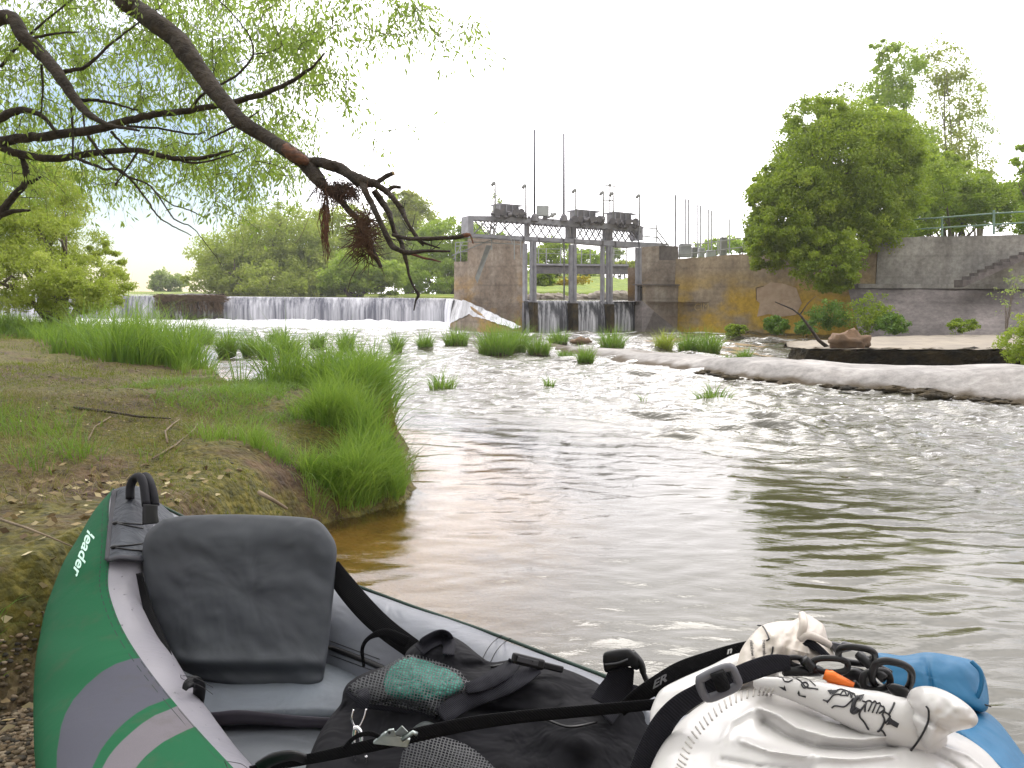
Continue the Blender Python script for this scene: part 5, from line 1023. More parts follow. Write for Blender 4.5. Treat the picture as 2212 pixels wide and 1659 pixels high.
ST = [(1056, 246, 296, 2.33, 150), (1100, 208, 330, 2.25, 122), (1160, 172, 345, 2.15, 104), (1210, 142, 328, 2.06, 90), (1265, 119, 312, 1.985, 80), (1320, 100, 325, 1.91, 73), (1370, 90, 347, 1.84, 68), (1430, 80, 383, 1.75, 62), (1500, 76, 425, 1.66, 54), (1580, 77, 482, 1.54, 47), (1659, 82, 547, 1.43, 42), (1760, 100, 640, 1.28, 40), (1900, 150, 790, 1.1, 40)]
hull = ringtube('hull_cover', ST, lambda s: s, lambda s: 285, M_hull, kay, .003, 110, {'p1': arc1, 'p2': arc2, 'p3': arc3, 'p4': arc4}, 12)
ltube = ringtube('side_tube', ST, lambda s: -90, lambda s: s+8, M_tube, kay, 0, 60, None, 10, .03)
# right side tube
def ptube(name, pts, m, parent, th0, th1, n=60, steps=10, dr=0, dent=0):
    """tube from (u, v, depth, radius px); angles measured from screen-right towards the viewer"""
    q = spl(pts, steps); C = [P(*p[:3]) for p in q]; R = [p[3]/F*p[2]+dr for p in q]; V = []; m_ = len(q)
    for i in range(m_):
        t = (C[min(i+1, m_-1)]-C[max(i-1, 0)]).normalized(); vv = (EYE-C[i]).normalized(); b = (vv-t*vv.dot(t)).normalized(); a = b.cross(t).normalized()
        for k in range(n+1):
            th = math.radians(th0+(th1-th0)*k/n); w = 1+dent*(float(fbm(i*.13, k*.06, 8, 3, 1.))-.5); V.append((C[i]+a*(R[i]*w*math.cos(th))+b*(R[i]*w*math.sin(th)))[:])
    Q = np.array([(i*(n+1)+k, i*(n+1)+k+1, (i+1)*(n+1)+k+1, (i+1)*(n+1)+k) for i in range(m_-1) for k in range(n)])
    return npmesh(name, np.array(V), Q, m, parent)
RT = [(300, 1130, 2.5, 50), (420, 1220, 2.44, 78), (560, 1305, 2.32, 98), (700, 1371, 2.15, 115), (850, 1434, 2.02, 122), (1000, 1494, 1.88, 130), (1150, 1562, 1.74, 140), (1300, 1632, 1.6, 152), (1500, 1722, 1.45, 165), (1800, 1850, 1.28, 185), (2200, 2030, 1.1, 200)]
M_tube2 = cloth('grey-blue pvc tube', (.15, .162, .19), (.12, .128, .15), .45, .42, 6, 300, spec=.35)
rtube = ptube('side_tube', RT, M_tube2, kay, 0, 360, dent=.05)
q = spl(RT, 8); C = [P(*p[:3]) for p in q]; pts = []
for i in range(len(q)):
    t_ = (C[min(i+1, len(q)-1)]-C[max(i-1, 0)]).normalized(); vv = (EYE-C[i]).normalized(); b = (vv-t_*vv.dot(t_)).normalized(); a = b.cross(t_).normalized()
    if a.z < 0: a = -a
    pts.append(C[i]+a*(q[i][3]/F*q[i][2]*1.0+.0035)+b*.01)
MB().tube(pts, .0042, 6).build('edge_piping', pm('dark green piping', (.012, .04, .025)), kay, True)
# stern deck
def gsurf(name, rows, m, parent, nu=8, nv=8, th=.004, bump=None):
    R1 = [spl(r, nu) for r in rows]; cols = [spl([r[i] for r in R1], nv) for i in range(len(R1[0]))]; n1 = len(cols); n2 = len(cols[0])
    V = np.array([P(*cols[i][j])[:] for j in range(n2) for i in range(n1)])
    if bump: V = V+np.array([bump(*p) for p in V])
    Q = np.array([(j*n1+i, j*n1+i+1, (j+1)*n1+i+1, (j+1)*n1+i) for j in range(n2-1) for i in range(n1-1)])
    o = npmesh(name, V, Q, m, parent)
    if th: k = o.modifiers.new('s', 'SOLIDIFY'); k.thickness = th; k.offset = 0
    return o
M_deck = cloth('slate deck fabric', (.055, .063, .078), (.042, .046, .058), .7, .75, 14, 700)
M_blk = webbing('black webbing', (.003, .003, .004), 700, .8); M_plast = pm('black plastic', (.005, .005, .006), (.010, .010, .011), 5, .38, .05, **{'Specular IOR Level': .3}); M_web2 = webbing('charcoal webbing', (.014, .014, .019), 800, .8)
deck = gsurf('stern_deck', [[(241, 1063, 2.27), (262, 1053, 2.24), (300, 1052, 2.25), (335, 1080, 2.3), (372, 1112, 2.36)], [(243, 1098, 2.17), (275, 1093, 2.14), (305, 1098, 2.16), (345, 1118, 2.22), (385, 1135, 2.28)], [(238, 1158, 2.04), (265, 1154, 2.02), (300, 1156, 2.05), (345, 1163, 2.12), (390, 1170, 2.18)], [(231, 1213, 1.94), (262, 1207, 1.935), (305, 1211, 1.96), (350, 1215, 2.03), (400, 1215, 2.1)]], M_deck, kay, 8, 8, .004)
def bv(*obs):
    vs = []; fs = []
    for o in obs:
        b = len(vs); w = wloc(o); vs += [w+v.co for v in o.data.vertices]; fs += [tuple(b+i for i in p.vertices) for p in o.data.polygons]
    return BVHTree.FromPolygons(vs, fs)
def cast(T, u, v, off=.002, d0=1.5):
    r = ray(u, v); h = T.ray_cast(EYE, r.normalized()) if T else (None,)*4
    if h[0] is None: return P(u, v, d0)
    return h[0]-r.normalized()*off
def ribbon(name, pts, m, parent, T=None, off=.004, th=.0018, steps=8, cross=3):
    """flat strap; pts = (u, v, width px[, depth]); lies on the surface T where that is given"""
    q = spl(pts, steps); n = len(q); D = []; rows = []
    for i in range(n):
        a, b = q[max(i-1, 0)], q[min(i+1, n-1)]; dx, dy = b[0]-a[0], b[1]-a[1]; l = math.hypot(dx, dy) or 1; nx, ny = -dy/l, dx/l; row = []
        for k in range(cross+1):
            s = (k/cross-.5)*q[i][2]; u, v = q[i][0]+nx*s, q[i][1]+ny*s
            if T: p = cast(T, u, v, off, D[-1] if D else 1.5); d = (p-EYE).dot(fw)
            else: d = q[i][3]
            row.append((u, v, d)); D.append(d)
        rows.append(row)
    A = np.array(rows)
    if T:
        dd = A[:, :, 2]; K = 2; pad = np.pad(dd, ((K, K), (0, 0)), 'edge'); sm_ = sum(pad[k:k+n] for k in range(2*K+1))/(2*K+1); mn = dd.min(1, keepdims=True)*.5+sm_.mean(1, keepdims=True)*.5; A[:, :, 2] = np.minimum(sm_, dd)*.6+np.minimum(mn, dd)*.4
    V = np.array([P(*A[i, k])[:] for i in range(n) for k in range(cross+1)]); w = cross+1
    Q = np.array([(i*w+k, i*w+k+1, (i+1)*w+k+1, (i+1)*w+k) for i in range(n-1) for k in range(cross)])
    o = npmesh(name, V, Q, m, parent); k = o.modifiers.new('s', 'SOLIDIFY'); k.thickness = th; k.offset = 0; return o
def wire(name, pts, r, m, parent, T=None, off=.002, steps=5, n=6, closed=False, build=True, mb=None):
    """thin line or rod; pts (u, v[, depth]); r in metres"""
    q = spl(list(pts)+([pts[0]] if closed else []), steps); W = [cast(T, p[0], p[1], off) if T else P(p[0], p[1], p[2]) for p in q]
    if closed: W = W[:-1]
    b = mb or MB(); b.tube(W, r, n, closed=closed)
    if build and mb is None: return b.build(name, m, parent, True)
for pp in ([(243, 1062), (236, 1160), (231, 1213)], [(231, 1213), (262, 1207), (305, 1211)]): ribbon('deck_hem', [(u+4*(k_ == 0), v-3, 10) for k_, (u, v) in enumerate(pp)], cloth('dark hem', (.035, .035, .045)) if pp[0][0] == 243 else bpy.data.materials['dark hem'], kay, bv(deck), .003)
TD = bv(deck, hull)
for a_, b_ in (((250, 1128), (308, 1132)), ((250, 1129), (308, 1141)), ((246, 1180), (308, 1174)), ((246, 1182), (308, 1190))): wire('lacing_cord', [(a_[0], a_[1]), ((a_[0]+b_[0])/2, (a_[1]+b_[1])/2+1), b_], .0022, M_plast, kay, TD, .006)
for c_ in ((252, 1130), (248, 1182)): MB().ball(cast(TD, *c_, .005), .007, 8, 6, (1.8, 1, .8)).build('lacing_knot', M_plast, kay, True)
hm = cloth('padded black neoprene', (.008, .008, .012), None, .3, .7, spec=.25)
h_ = MB().tube([Vector(p) for p in spl([P(281, 1078, 2.16), P(282, 1050, 2.17), P(291, 1033, 2.17), P(303, 1031, 2.15), P(311, 1050, 2.13), P(316, 1092, 2.10)], 6)], .0115, 10).build('carry_handle', hm, kay, True)
MB().tube([Vector(p) for p in spl([P(304, 1034, 2.19), P(315, 1029, 2.18), P(325, 1045, 2.15), P(332, 1070, 2.13), P(335, 1092, 2.12)], 6)], .0115, 10).build('carry_handle', hm, kay, True)
ribbon('handle_base', [(325, 1090, 32, 2.09), (324, 1110, 33, 2.08), (326, 1132, 36, 2.07)], M_plast, kay)
# floor
fl = []
for v, ua, ub in ((1380, 330, 860), (1440, 350, 980), (1500, 385, 1080), (1580, 430, 1280), (1660, 470, 1450), (1780, 560, 1700), (1900, 640, 1900)): fl.append([(ua+(ub-ua)*k/5, v, px(G(ua+(ub-ua)*k/5, v, .15))[2]) for k in range(6)])
M_floor = cloth('grey floor fabric', (.13, .14, .16), (.10, .11, .125), .5, .6, 6, 400)
flo = gsurf('floor', fl, M_floor, kay, 6, 6, .01)
gsurf('seat_pad', [[(u, v+dv, px(G(u, v, .185))[2]) for u, dv in ((370, 6), (470, 2), (600, -4), (720, -2), (800, 6))] for v in (1440, 1500, 1552)], cloth('slate seat pad', (.12, .14, .165), (.09, .10, .12), .6, .7, 7), kay, 6, 6, .03)
ribbon('floor_strap', [(425, 1558, 34, 1.72), (470, 1553, 30, 1.705), (515, 1549, 30, 1.705), (580, 1553, 26, 1.71), (650, 1559, 24, 1.70), (720, 1562, 22, 1.70)], cloth('purple-black velcro', (.03, .025, .038)), kay, None, th=.003)
# generic soft body
def pillow(name, outline, dfun, front, back, m, parent, bump=None, nr=26, pw=2.2, steps=6, uvattr=False, smooth_n=None):
    ol = np.array(spl(list(outline)+[outline[0]], steps)[:-1]); n = len(ol); c = ol.mean(0); V = []; UV = []
    for side in (0, 1):
        for j in range(nr+1):
            t_ = j/nr; tt = math.sin(t_*math.pi/2); h = (1-tt**pw)**(1/pw) if tt < 1 else 0
            for i in range(n):
                u, v = c+(ol[i]-c)*tt; d = dfun(u, v)+(back*h if side else -front*h)
                if bump and side == 0: d -= bump(u, v)*min(1, h*2.5)
                V.append(P(u, v, d)[:]); UV.append((u, v))
    b2 = (nr+1)*n; Q = []
    for j in range(nr):
        for i in range(n):
            k = (i+1) % n; Q.append((j*n+i, j*n+k, (j+1)*n+k, (j+1)*n+i)); Q.append((b2+j*n+k, b2+j*n+i, b2+(j+1)*n+i, b2+(j+1)*n+k))
    for i in range(n): k = (i+1) % n; Q.append((nr*n+i, nr*n+k, b2+nr*n+k, b2+nr*n+i))
    UV = np.array(UV); me_at = {'pu': UV[:, 0], 'pv': UV[:, 1]} if uvattr else None
    o = npmesh(name, np.array(V), np.array(Q), m, parent, True, me_at)
    bm = bmesh.new(); bm.from_mesh(o.data); bmesh.ops.remove_doubles(bm, verts=bm.verts, dist=1e-5); bmesh.ops.recalc_face_normals(bm, faces=bm.faces); bm.to_mesh(o.data); bm.free()
    return o
nf = lambda u, v, s, f, o=3: float(fbm(u*f, v*f, s, o, 1.0))-.5
M_seat = cloth('dark slate backrest fabric', (.042, .048, .057), (.028, .031, .039), .5, .72, 5, 900)
def seat_b(u, v):
    r = .018*nf(u, v*1.4, 3, .012)+.010*nf(u*.7+v*.7, u-v, 5, .02)
    r += .010*math.exp(-((v-1160)/40)**2) - .010*math.exp(-((v-1452-.02*(u-500))/14)**2)*(1 if u < 600 else .3) + .012*math.exp(-((v-1430)/16)**2)
    r -= .004*math.exp(-((u-545-(v-1120)*.05)/7)**2)*(v < 1330)
    return r
back = pillow('backrest', [(352, 1121), (400, 1114), (500, 1111), (600, 1114), (668, 1119), (692, 1128), (713, 1152), (727, 1184), (724, 1240), (719, 1300), (712, 1370), (703, 1440), (690, 1478), (640, 1488), (560, 1490), (480, 1479), (425, 1462), (385, 1440), (352, 1390), (328, 1320), (312, 1250), (307, 1195), (318, 1150)], lambda u, v: 2.02-(v-1120)*.00045, .045, .05, M_seat, kay, seat_b, 30, 2.6)
TB = bv(back); TR = bv(rtube); TL = bv(ltube, hull)
ribbon('seat_strap', [(716, 1222, 36, 1.98), (745, 1265, 46, 1.95), (790, 1318, 48, 1.9), (835, 1360, 46, 1.86), (892, 1402, 44, 1.82)], M_blk, kay, None, th=.003)
ribbon('seat_strap', [(786, 1440, 6, 1.83), (783, 1400, 8, 1.82), (800, 1376, 10, 1.80), (835, 1368, 20, 1.80), (880, 1388, 26, 1.79)], M_blk, kay, None, th=.002)
ribbon('seat_strap', [(300, 1238, 12, 1.9), (313, 1290, 18, 1.88), (328, 1340, 22, 1.83), (352, 1395, 22, 1.76), (374, 1452, 20, 1.70)], M_blk, kay, None, th=.003)
ribbon('strap_loop', [(398, 1490, 10, 1.56), (406, 1478, 20, 1.565), (420, 1472, 24, 1.58), (430, 1482, 26, 1.60), (430, 1500, 26, 1.61), (427, 1522, 24, 1.62)], M_plast, kay, None, th=.004)
wire('tube_zipper', [(712, 1398), (760, 1416), (810, 1436), (850, 1455)], .007, M_plast, kay, TR, .001, n=6)
for dv in (-16, 14): wire('zipper_stitching', [(712, 1400+dv), (760, 1418+dv), (820, 1440+dv)], .0009, M_plast, kay, TR, .001)
for du in (0, 18): wire('tube_seam', [(1085+du, 1372+du*.35), (1066+du, 1386+du*.35), (1052+du, 1404+du*.3), (1042+du, 1424+du*.3)], .0009, M_plast, kay, TR, .001)
wire('printed_label', [(632/1901*756, 1000+0), (250, 1000)], .0001, M_plast, kay) if False else None
for pl in ([(475, 1458), (480, 1467), (520, 1483), (545, 1500)], [(475, 1458), (510, 1466), (545, 1485)], [(485+0, 1644), (492, 1658), (500, 1668)], [(485, 1644), (520, 1650), (540, 1664)]):
    pl = [(a-85 if b < 1600 else a, b) for a, b in pl]; wire('printed_line', pl, .0006, M_plast, kay, TL, .001)
# lettering helper: text mesh laid on a surface
def text(name, s, o_, ex, ey, m, parent, T, off=.0025, shear=0, bold=0, sp=1.0):
    cu = bpy.data.curves.new(name, 'FONT'); cu.body = s; cu.size = 1; cu.shear = shear; cu.offset = bold; cu.space_character = sp; tmp = bpy.data.objects.new(name, cu); S.collection.objects.link(tmp)
    dg = bpy.context.evaluated_depsgraph_get(); me = tmp.evaluated_get(dg).to_mesh(); vs = [v.co.copy() for v in me.vertices]; fs = [tuple(p.vertices) for p in me.polygons]
    bpy.data.objects.remove(tmp); mb = MB()
    for v in vs: u_, v_ = o_[0]+ex[0]*v.x+ey[0]*v.y, o_[1]+ex[1]*v.x+ey[1]*v.y; mb.v.append(cast(T, u_, v_, off)[:])
    mb.f = fs; return mb.build(name, m, parent)
M_let = pm('pale mint print', (.55, .80, .68), (.45, .7, .6), 4, .5, 0)
text('lettering', 'leader', (190, 1143), (-13.5, 37), (26, 9), M_let, kay, bv(hull), .003, .35, .02, 1.0)
# ---------------------------------------------------------------- backpack
bp = root('backpack', P(1050, 1620, 1.5)-Vector((0, 0, .1)), 'black backpack with mesh pocket and webbing straps lying in the kayak', 'backpack')
M_bp = cloth('black pack fabric', (.006, .006, .009), (.0035, .0035, .005), .8, .85, 9, 900, spec=.2)
def bp_b(u, v):
    r = .07*nf(u, v, 21, .006, 3)+.025*nf(u, v*1.3, 22, .02, 3)
    r += .03*math.exp(-(((u-960)/55)**2+((v-1405)/30)**2)) - .03*math.exp(-(((u-1040)/40)**2+((v-1440)/12)**2)) + .03*math.exp(-(((u-1180)/80)**2+((v-1475)/30)**2)) - .02*math.exp(-(((u-1090)/120)**2+((v-1540-.1*(u-1090))/10)**2)) + .035*math.exp(-(((u-1240)/70)**2+((v-1590)/40)**2)) - .03*math.exp(-(((u-760)/40)**2+((v-1560)/60)**2))
    return r
body = pillow('pack_body', [(650, 1690), (668, 1635), (688, 1588), (714, 1548), (736, 1520), (742, 1492), (756, 1472), (790, 1452), (830, 1440), (866, 1428), (880, 1405), (905, 1385), (935, 1372), (965, 1370), (1000, 1387), (1035, 1415), (1062, 1430), (1110, 1425), (1160, 1432), (1220, 1445), (1280, 1470), (1330, 1500), (1380, 1526), (1430, 1560), (1460, 1620), (1450, 1760), (1050, 1820), (700, 1790)], lambda u, v: 1.66-(v-1400)*.00105, .09, .20, M_bp, bp, bp_b, 60, 2.4)
TP = bv(body)
M_teal = cloth('teal cloth', (.03, .34, .26), (.02, .2, .15), .9, .6, 25)
grn = pillow('green_cloth', [(828, 1475), (838, 1448), (858, 1430), (884, 1420), (910, 1424), (950, 1438), (986, 1455), (1002, 1478), (985, 1500), (935, 1514), (872, 1512), (836, 1500)], lambda u, v: 1.525-(v-1460)*.0012, .05, .02, M_teal, bp, lambda u, v: .02*nf(u, v, 31, .04), 20, 2)
t = NT('black pocket netting'); pu = t.n('ShaderNodeAttribute', attribute_name='pu').outputs['Fac']; pv = t.n('ShaderNodeAttribute', attribute_name='pv').outputs['Fac']
def tri(a, b, k0, k1, per): 
    s_ = t.n('ShaderNodeMath', {0: t.n('ShaderNodeMath', {0: a, 1: k0/per}, operation='MULTIPLY').outputs[0], 1: t.n('ShaderNodeMath', {0: b, 1: k1/per}, operation='MULTIPLY').outputs[0]}, operation='ADD').outputs[0]
    nz_ = t.noise(14, 2); s_ = t.n('ShaderNodeMath', {0: nz_, 1: 1.8, 2: s_}, operation='MULTIPLY_ADD').outputs[0]
    return t.n('ShaderNodeMath', {0: t.n('ShaderNodeMath', {0: s_}, operation='FRACT').outputs[0], 1: .27}, operation='LESS_THAN').outputs[0]
net = t.n('ShaderNodeMath', {0: tri(pu, pv, 1, .25, 7.5), 1: tri(pu, pv, -.25, 1, 6)}, operation='MAXIMUM').outputs[0]
M_net = t.fin(t.n('ShaderNodeMixShader', {0: net, 1: t.n('ShaderNodeBsdfTransparent').outputs[0], 2: t.prin((.02, .022, .026), .6)}).outputs[0])
pk = pillow('mesh_pocket', [(750, 1486), (775, 1466), (812, 1450), (845, 1432), (880, 1415), (915, 1418), (955, 1432), (992, 1449), (1012, 1470), (1050, 1474), (1030, 1492), (1000, 1506), (968, 1522), (940, 1545), (900, 1536), (850, 1526), (800, 1520), (768, 1506)], lambda u, v: 1.515-(v-1460)*.0012, .062, .0, M_net, bp, None, 24, 1.8, uvattr=True)
hem = [(750, 1486), (768, 1508), (800, 1522), (850, 1528), (905, 1538), (940, 1548)]
ribbon('pocket_hem', [(u, v+3, 12, 1.47-(v-1500)*.001) for u, v in hem], M_web2, bp)
def rb(nm, pts, off=.012, m=M_web2, T=TP, par=bp, th=.003): return ribbon(nm, pts, m, par, T, off, th)
rb('compression_strap', [(952, 1548, 44), (990, 1522, 42), (1040, 1502, 38), (1090, 1484, 36), (1130, 1462, 34), (1160, 1440, 30)], .03)
rb('compression_strap', [(1006, 1488, 22), (1040, 1478, 30), (1072, 1462, 34), (1100, 1445, 32), (1112, 1430, 26)], .045)
rb('compression_strap', [(1300, 1545, 60), (1330, 1515, 52), (1360, 1500, 44), (1400, 1512, 40)], .03)
rb('top_loop', [(905, 1405, 26), (925, 1388, 30), (955, 1376, 30), (970, 1392, 28), (968, 1415, 26)], .012)
for i_, sh_ in enumerate(((.62, 0), (.62, 26))): pass
rb('pack_seam', [(1130, 1545, 3), (1180, 1555, 3), (1230, 1570, 3), (1290, 1560, 3)], .012, M_plast)
rb('pack_seam', [(1060, 1440, 3), (1120, 1432, 3), (1170, 1438, 3)], .008, M_plast)
# side release buckle
mb = MB(); a_, b_ = cast(TP, 1106, 1420, .05), cast(TP, 1216, 1447, .045); dr = (b_-a_); nrm = (EYE-a_).normalized(); 
def rbox(p, q, w, h, name, m, par, bev=.003, n=None): return MB().beam(p, q, w, h, n or nrm).build(name, m, par, bevel=bev)
rbox(a_, a_+dr*.62, .020, .011, 'buckle_body', M_plast, bp, .0045); rbox(a_+dr*.60, b_, .013, .008, 'buckle_prong', M_plast, bp, .003); rbox(a_+dr*.1-nrm*-.006, a_+dr*.5-nrm*-.006, .010, .004, 'buckle_ridge', pm('dull black', (.03, .03, .034)), bp, .001)
# lower netting panel and grey tongue
low = pillow('lower_pocket', [(860, 1665), (872, 1620), (900, 1590), (950, 1590), (1010, 1610), (1060, 1650), (1090, 1700), (900, 1720)], lambda u, v: 1.33-(v-1600)*.0009, .02, .0, bpy.data.materials['black pocket netting'], bp, None, 14, 2, uvattr=True)
pillow('hip_pad', [(880, 1590), (895, 1570), (918, 1558), (945, 1566), (960, 1580), (930, 1595), (890, 1600)], lambda u, v: 1.40, .02, .02, cloth('grey-green pad', (.05, .06, .06), None, .5), bp, None, 12)
# tab with silver carabiner
ribbon('gear_tab', [(782, 1490, 26, 1.40), (786, 1506, 26, 1.375), (781, 1530, 23, 1.37)], M_web2, bp, None, th=.004)
M_chr = pm('polished steel', (.75, .73, .74), (.6, .6, .62), 6, .16, .05, metallic=0) if False else pm('polished steel', (.75, .73, .74), (.62, .62, .64), 6, .18, .05, **{'Metallic': 1.0})
M_zinc = pm('zinc plated metal', (.42, .46, .44), (.30, .34, .33), 30, .38, .2, **{'Metallic': .85})
cbn = root('carabiner', P(775, 1610, 1.34), 'silver carabiner with wire gate hanging from the backpack tab', 'carabiner')
wire('wire_gate', [(764, 1532, 1.365), (760, 1552, 1.362), (766, 1569, 1.36), (771, 1574, 1.36), (779, 1566, 1.36), (787, 1548, 1.362), (791, 1531, 1.365)], .0018, M_chr, cbn)
wire('carabiner_frame', [(768, 1570, 1.358), (765, 1600, 1.355), (768, 1618, 1.35), (778, 1622, 1.35), (782, 1606, 1.352), (778, 1580, 1.356)], .0042, M_chr, cbn, closed=True, n=10)
wire('carabiner_frame', [(766, 1628, 1.34), (766, 1642, 1.34), (773, 1652, 1.34), (790, 1650, 1.34), (791, 1632, 1.34)], .0028, M_chr, cbn)
# lashing strap with cam buckle
ls = root('lashing_strap', P(1000, 1560, 1.25), 'long black lashing strap with metal cam buckle across the backpack', 'strap')
LP = [(540, 1664, 18, 1.26), (600, 1652, 20, 1.26), (660, 1641, 22, 1.26), (760, 1620, 26, 1.265), (870, 1594, 30, 1.27), (1000, 1566, 30, 1.28), (1120, 1549, 27, 1.29), (1250, 1537, 25, 1.28), (1410, 1522, 23, 1.25), (1440, 1519, 22, 1.24)]
lst = ribbon('strap', LP, M_blk, ls, None, th=.002, cross=4)
ribbon('strap_tail', [(742, 1618, 9, 1.25), (765, 1594, 9, 1.24), (795, 1584, 10, 1.24), (822, 1592, 9, 1.25)], M_blk, ls)
nrm2 = (EYE-P(850, 1590, 1.25)).normalized()
def zp(u, v, d=1.245): return P(u, v, d)
MB().prism([zp(805, 1604), (zp(830, 1583)), zp(856, 1584), zp(866, 1592), zp(886, 1598), zp(880, 1616), zp(840, 1612), zp(806, 1608)], fw*.008).build('buckle_plate', M_zinc, ls, bevel=.0015)
MB().prism([zp(829, 1590, 1.238), zp(838, 1578, 1.235), zp(850, 1576, 1.235), zp(856, 1592, 1.238)], fw*.006).build('buckle_cam', M_zinc, ls, bevel=.001)
MB().prism([zp(848, 1588, 1.24), zp(868, 1568, 1.23), zp(882, 1582, 1.232), zp(872, 1594, 1.24)], fw*.003).build('buckle_lever', M_zinc, ls, bevel=.001)
MB().tube([zp(869, 1598, 1.236), zp(893, 1582, 1.23), zp(900, 1586, 1.232)], .0035, 8).build('buckle_pin', M_zinc, ls, True)
MB().tube([zp(841, 1583, 1.233), zp(841, 1583, 1.23)], .0022, 10).build('buckle_rivet', M_plast, ls)
mb = MB(); 
ribbon('end_loop', [(560, 1658, 26, 1.25), (590, 1640, 24, 1.24), (630, 1632, 20, 1.24), (660, 1640, 18, 1.25)], M_plast, ls, None, th=.006)
# black plastic hook buckle standing up in the middle
hk = root('hook_buckle', P(1350, 1480, 1.4), 'black plastic hook buckle standing upright on its strap before the water', 'buckle')
pillow('buckle_head', [(1302, 1430), (1304, 1412), (1318, 1405), (1345, 1401), (1362, 1403), (1380, 1420), (1384, 1440), (1374, 1448), (1362, 1440), (1330, 1446), (1308, 1452)], lambda u, v: 1.38, .014, .012, M_plast, hk, None, 10, 3)
MB().tube([Vector(p) for p in spl([P(1366, 1410, 1.38), P(1384, 1432, 1.38), P(1390, 1455, 1.38), P(1400, 1478, 1.38), P(1402, 1490, 1.38)], 5)], [.010]*10+[.008]*11, 8, sq=.6).build('buckle_arm', M_plast, hk, True)
wire('head_rim', [(1306, 1436, 1.364), (1335, 1432, 1.362), (1356, 1424, 1.364)], .0018, pm('worn black edge', (.05, .05, .055)), hk)
ribbon('buckle_strap', [(1342, 1440, 56, 1.385), (1340, 1460, 58, 1.385), (1334, 1482, 66, 1.385), (1322, 1505, 74, 1.38), (1312, 1525, 80, 1.37)], M_web2, hk, None, th=.003)
# ---------------------------------------------------------------- white dry bag
wb = root('dry_bag', P(1750, 1640, 1.15)-Vector((0, 0, .12)), 'big glossy white roll-top dry bag with printed folding instructions', 'dry bag')
t = NT('white coated tarpaulin'); w1 = t.noise(7, 3, None, .45, .8); 
M_wht = t.fin(t.prin(t.mix(t.ramp(t.noise(4, 4), [(.3, 0), (.8, 1)]), (.58, .567, .555), (.50, .48, .465)), .28, t.bump(w1, .35, .012), **{'Specular IOR Level': .4, 'Coat Weight': .15}))
M_crm = pm('cream coated lining', (.60, .54, .48), (.52, .47, .41), 6, .4, .35, 16, .008)
def Z1(x, y): return 1566+x*.292, 1312+y*.292
def wfold(u, v):
    r = 0
    for (pl, w, a) in (([(1640, 1530), (1680, 1545), (1720, 1572), (1790, 1592), (1860, 1597), (1920, 1590)], 9, .020), ([(1600, 1600), (1660, 1622), (1740, 1634), (1840, 1640), (1930, 1632)], 8, .014), ([(1650, 1560), (1700, 1590), (1760, 1612), (1850, 1618), (1930, 1610)], 10, -.016), ([(1560, 1600), (1580, 1560), (1620, 1535)], 10, .008), ([(2010, 1625), (2060, 1650), (2120, 1700)], 9, -.012), ([(1560, 1640), (1640, 1655), (1750, 1664)], 9, -.010), ([(2030, 1610), (2090, 1630), (2140, 1668)], 8, .01)):
        dm = 1e9
        for (x0, y0), (x1, y1) in zip(pl[:-1], pl[1:]):
            tt = max(0, min(1, ((u-x0)*(x1-x0)+(v-y0)*(y1-y0))/((x1-x0)**2+(y1-y0)**2))); dm = min(dm, (u-x0-tt*(x1-x0))**2+(v-y0-tt*(y1-y0))**2)
        r += 1.5*a*math.exp(-math.sqrt(dm+2)/w*1.15)
    return r+.03*nf(u, v, 44, .006, 2)+.007*nf(u*.8+v*.5, v, 45, .022, 3)
wbody = pillow('bag_body', [(1392, 1720), (1405, 1660), (1428, 1612), (1462, 1566), (1505, 1528), (1552, 1502), (1600, 1485), (1650, 1478), (1720, 1488), (1800, 1505), (1900, 1540), (1990, 1560), (2060, 1580), (2110, 1608), (2150, 1645), (2205, 1720), (2230, 1850), (1800, 1960), (1420, 1880)], lambda u, v: 1.24-(v-1480)*.00085, .10, .16, M_wht, wb, wfold, 70, 2.3)
should = pillow('bag_shoulder', [(1404, 1538), (1414, 1512), (1430, 1488), (1470, 1466), (1530, 1440), (1600, 1410), (1660, 1425), (1680, 1470), (1600, 1500), (1540, 1520), (1470, 1550), (1410, 1580)], lambda u, v: 1.27-(v-1450)*.0006, .03, .06, M_wht, wb, lambda u, v: .01*nf(u, v, 5, .03), 24, 2)
def arch_b(u, v): return .022*nf(u*1.2, v, 61, .03, 3)+.015*math.exp(-((u-1735-(v-1340)*.15)/9)**2)-.012*math.exp(-((u-1700+(v-1400)*.5)/10)**2)
arch = pillow('rolled_collar', [(1585, 1486), (1583, 1462), (1592, 1435), (1600, 1405), (1618, 1378), (1645, 1352), (1680, 1342), (1712, 1340), (1732, 1330), (1744, 1327), (1766, 1340), (1780, 1352), (1788, 1380), (1802, 1418), (1788, 1424), (1770, 1420), (1745, 1430), (1700, 1436), (1650, 1450), (1610, 1480)], lambda u, v: 1.25-(v-1400)*.0005, .05, .05, M_crm, wb, arch_b, 30, 2)
hol = pillow('collar_mouth', [(1733, 1390), (1748, 1380), (1770, 1392), (1797, 1420), (1785, 1424), (1765, 1408), (1745, 1400)], lambda u, v: 1.192, .006, .02, M_web2, wb, None, 8, 2)
wire('collar_fold', [(1733, 1328, 1.215), (1736, 1350, 1.19), (1730, 1378, 1.19), (1742, 1372, 1.185), (1765, 1378, 1.19), (1790, 1392, 1.21)], .006, M_crm, wb, steps=6, n=8)
M_wht2 = M_wht
roll = ptube('rolled_top', [(1632, 1474, 1.15, 12), (1700, 1486, 1.12, 22), (1770, 1505, 1.10, 31), (1840, 1528, 1.08, 41), (1900, 1548, 1.07, 50), (1955, 1566, 1.07, 54), (2000, 1588, 1.08, 44), (2022, 1598, 1.09, 20)], M_wht, wb, 0, 360, 60, 12, dent=.09)
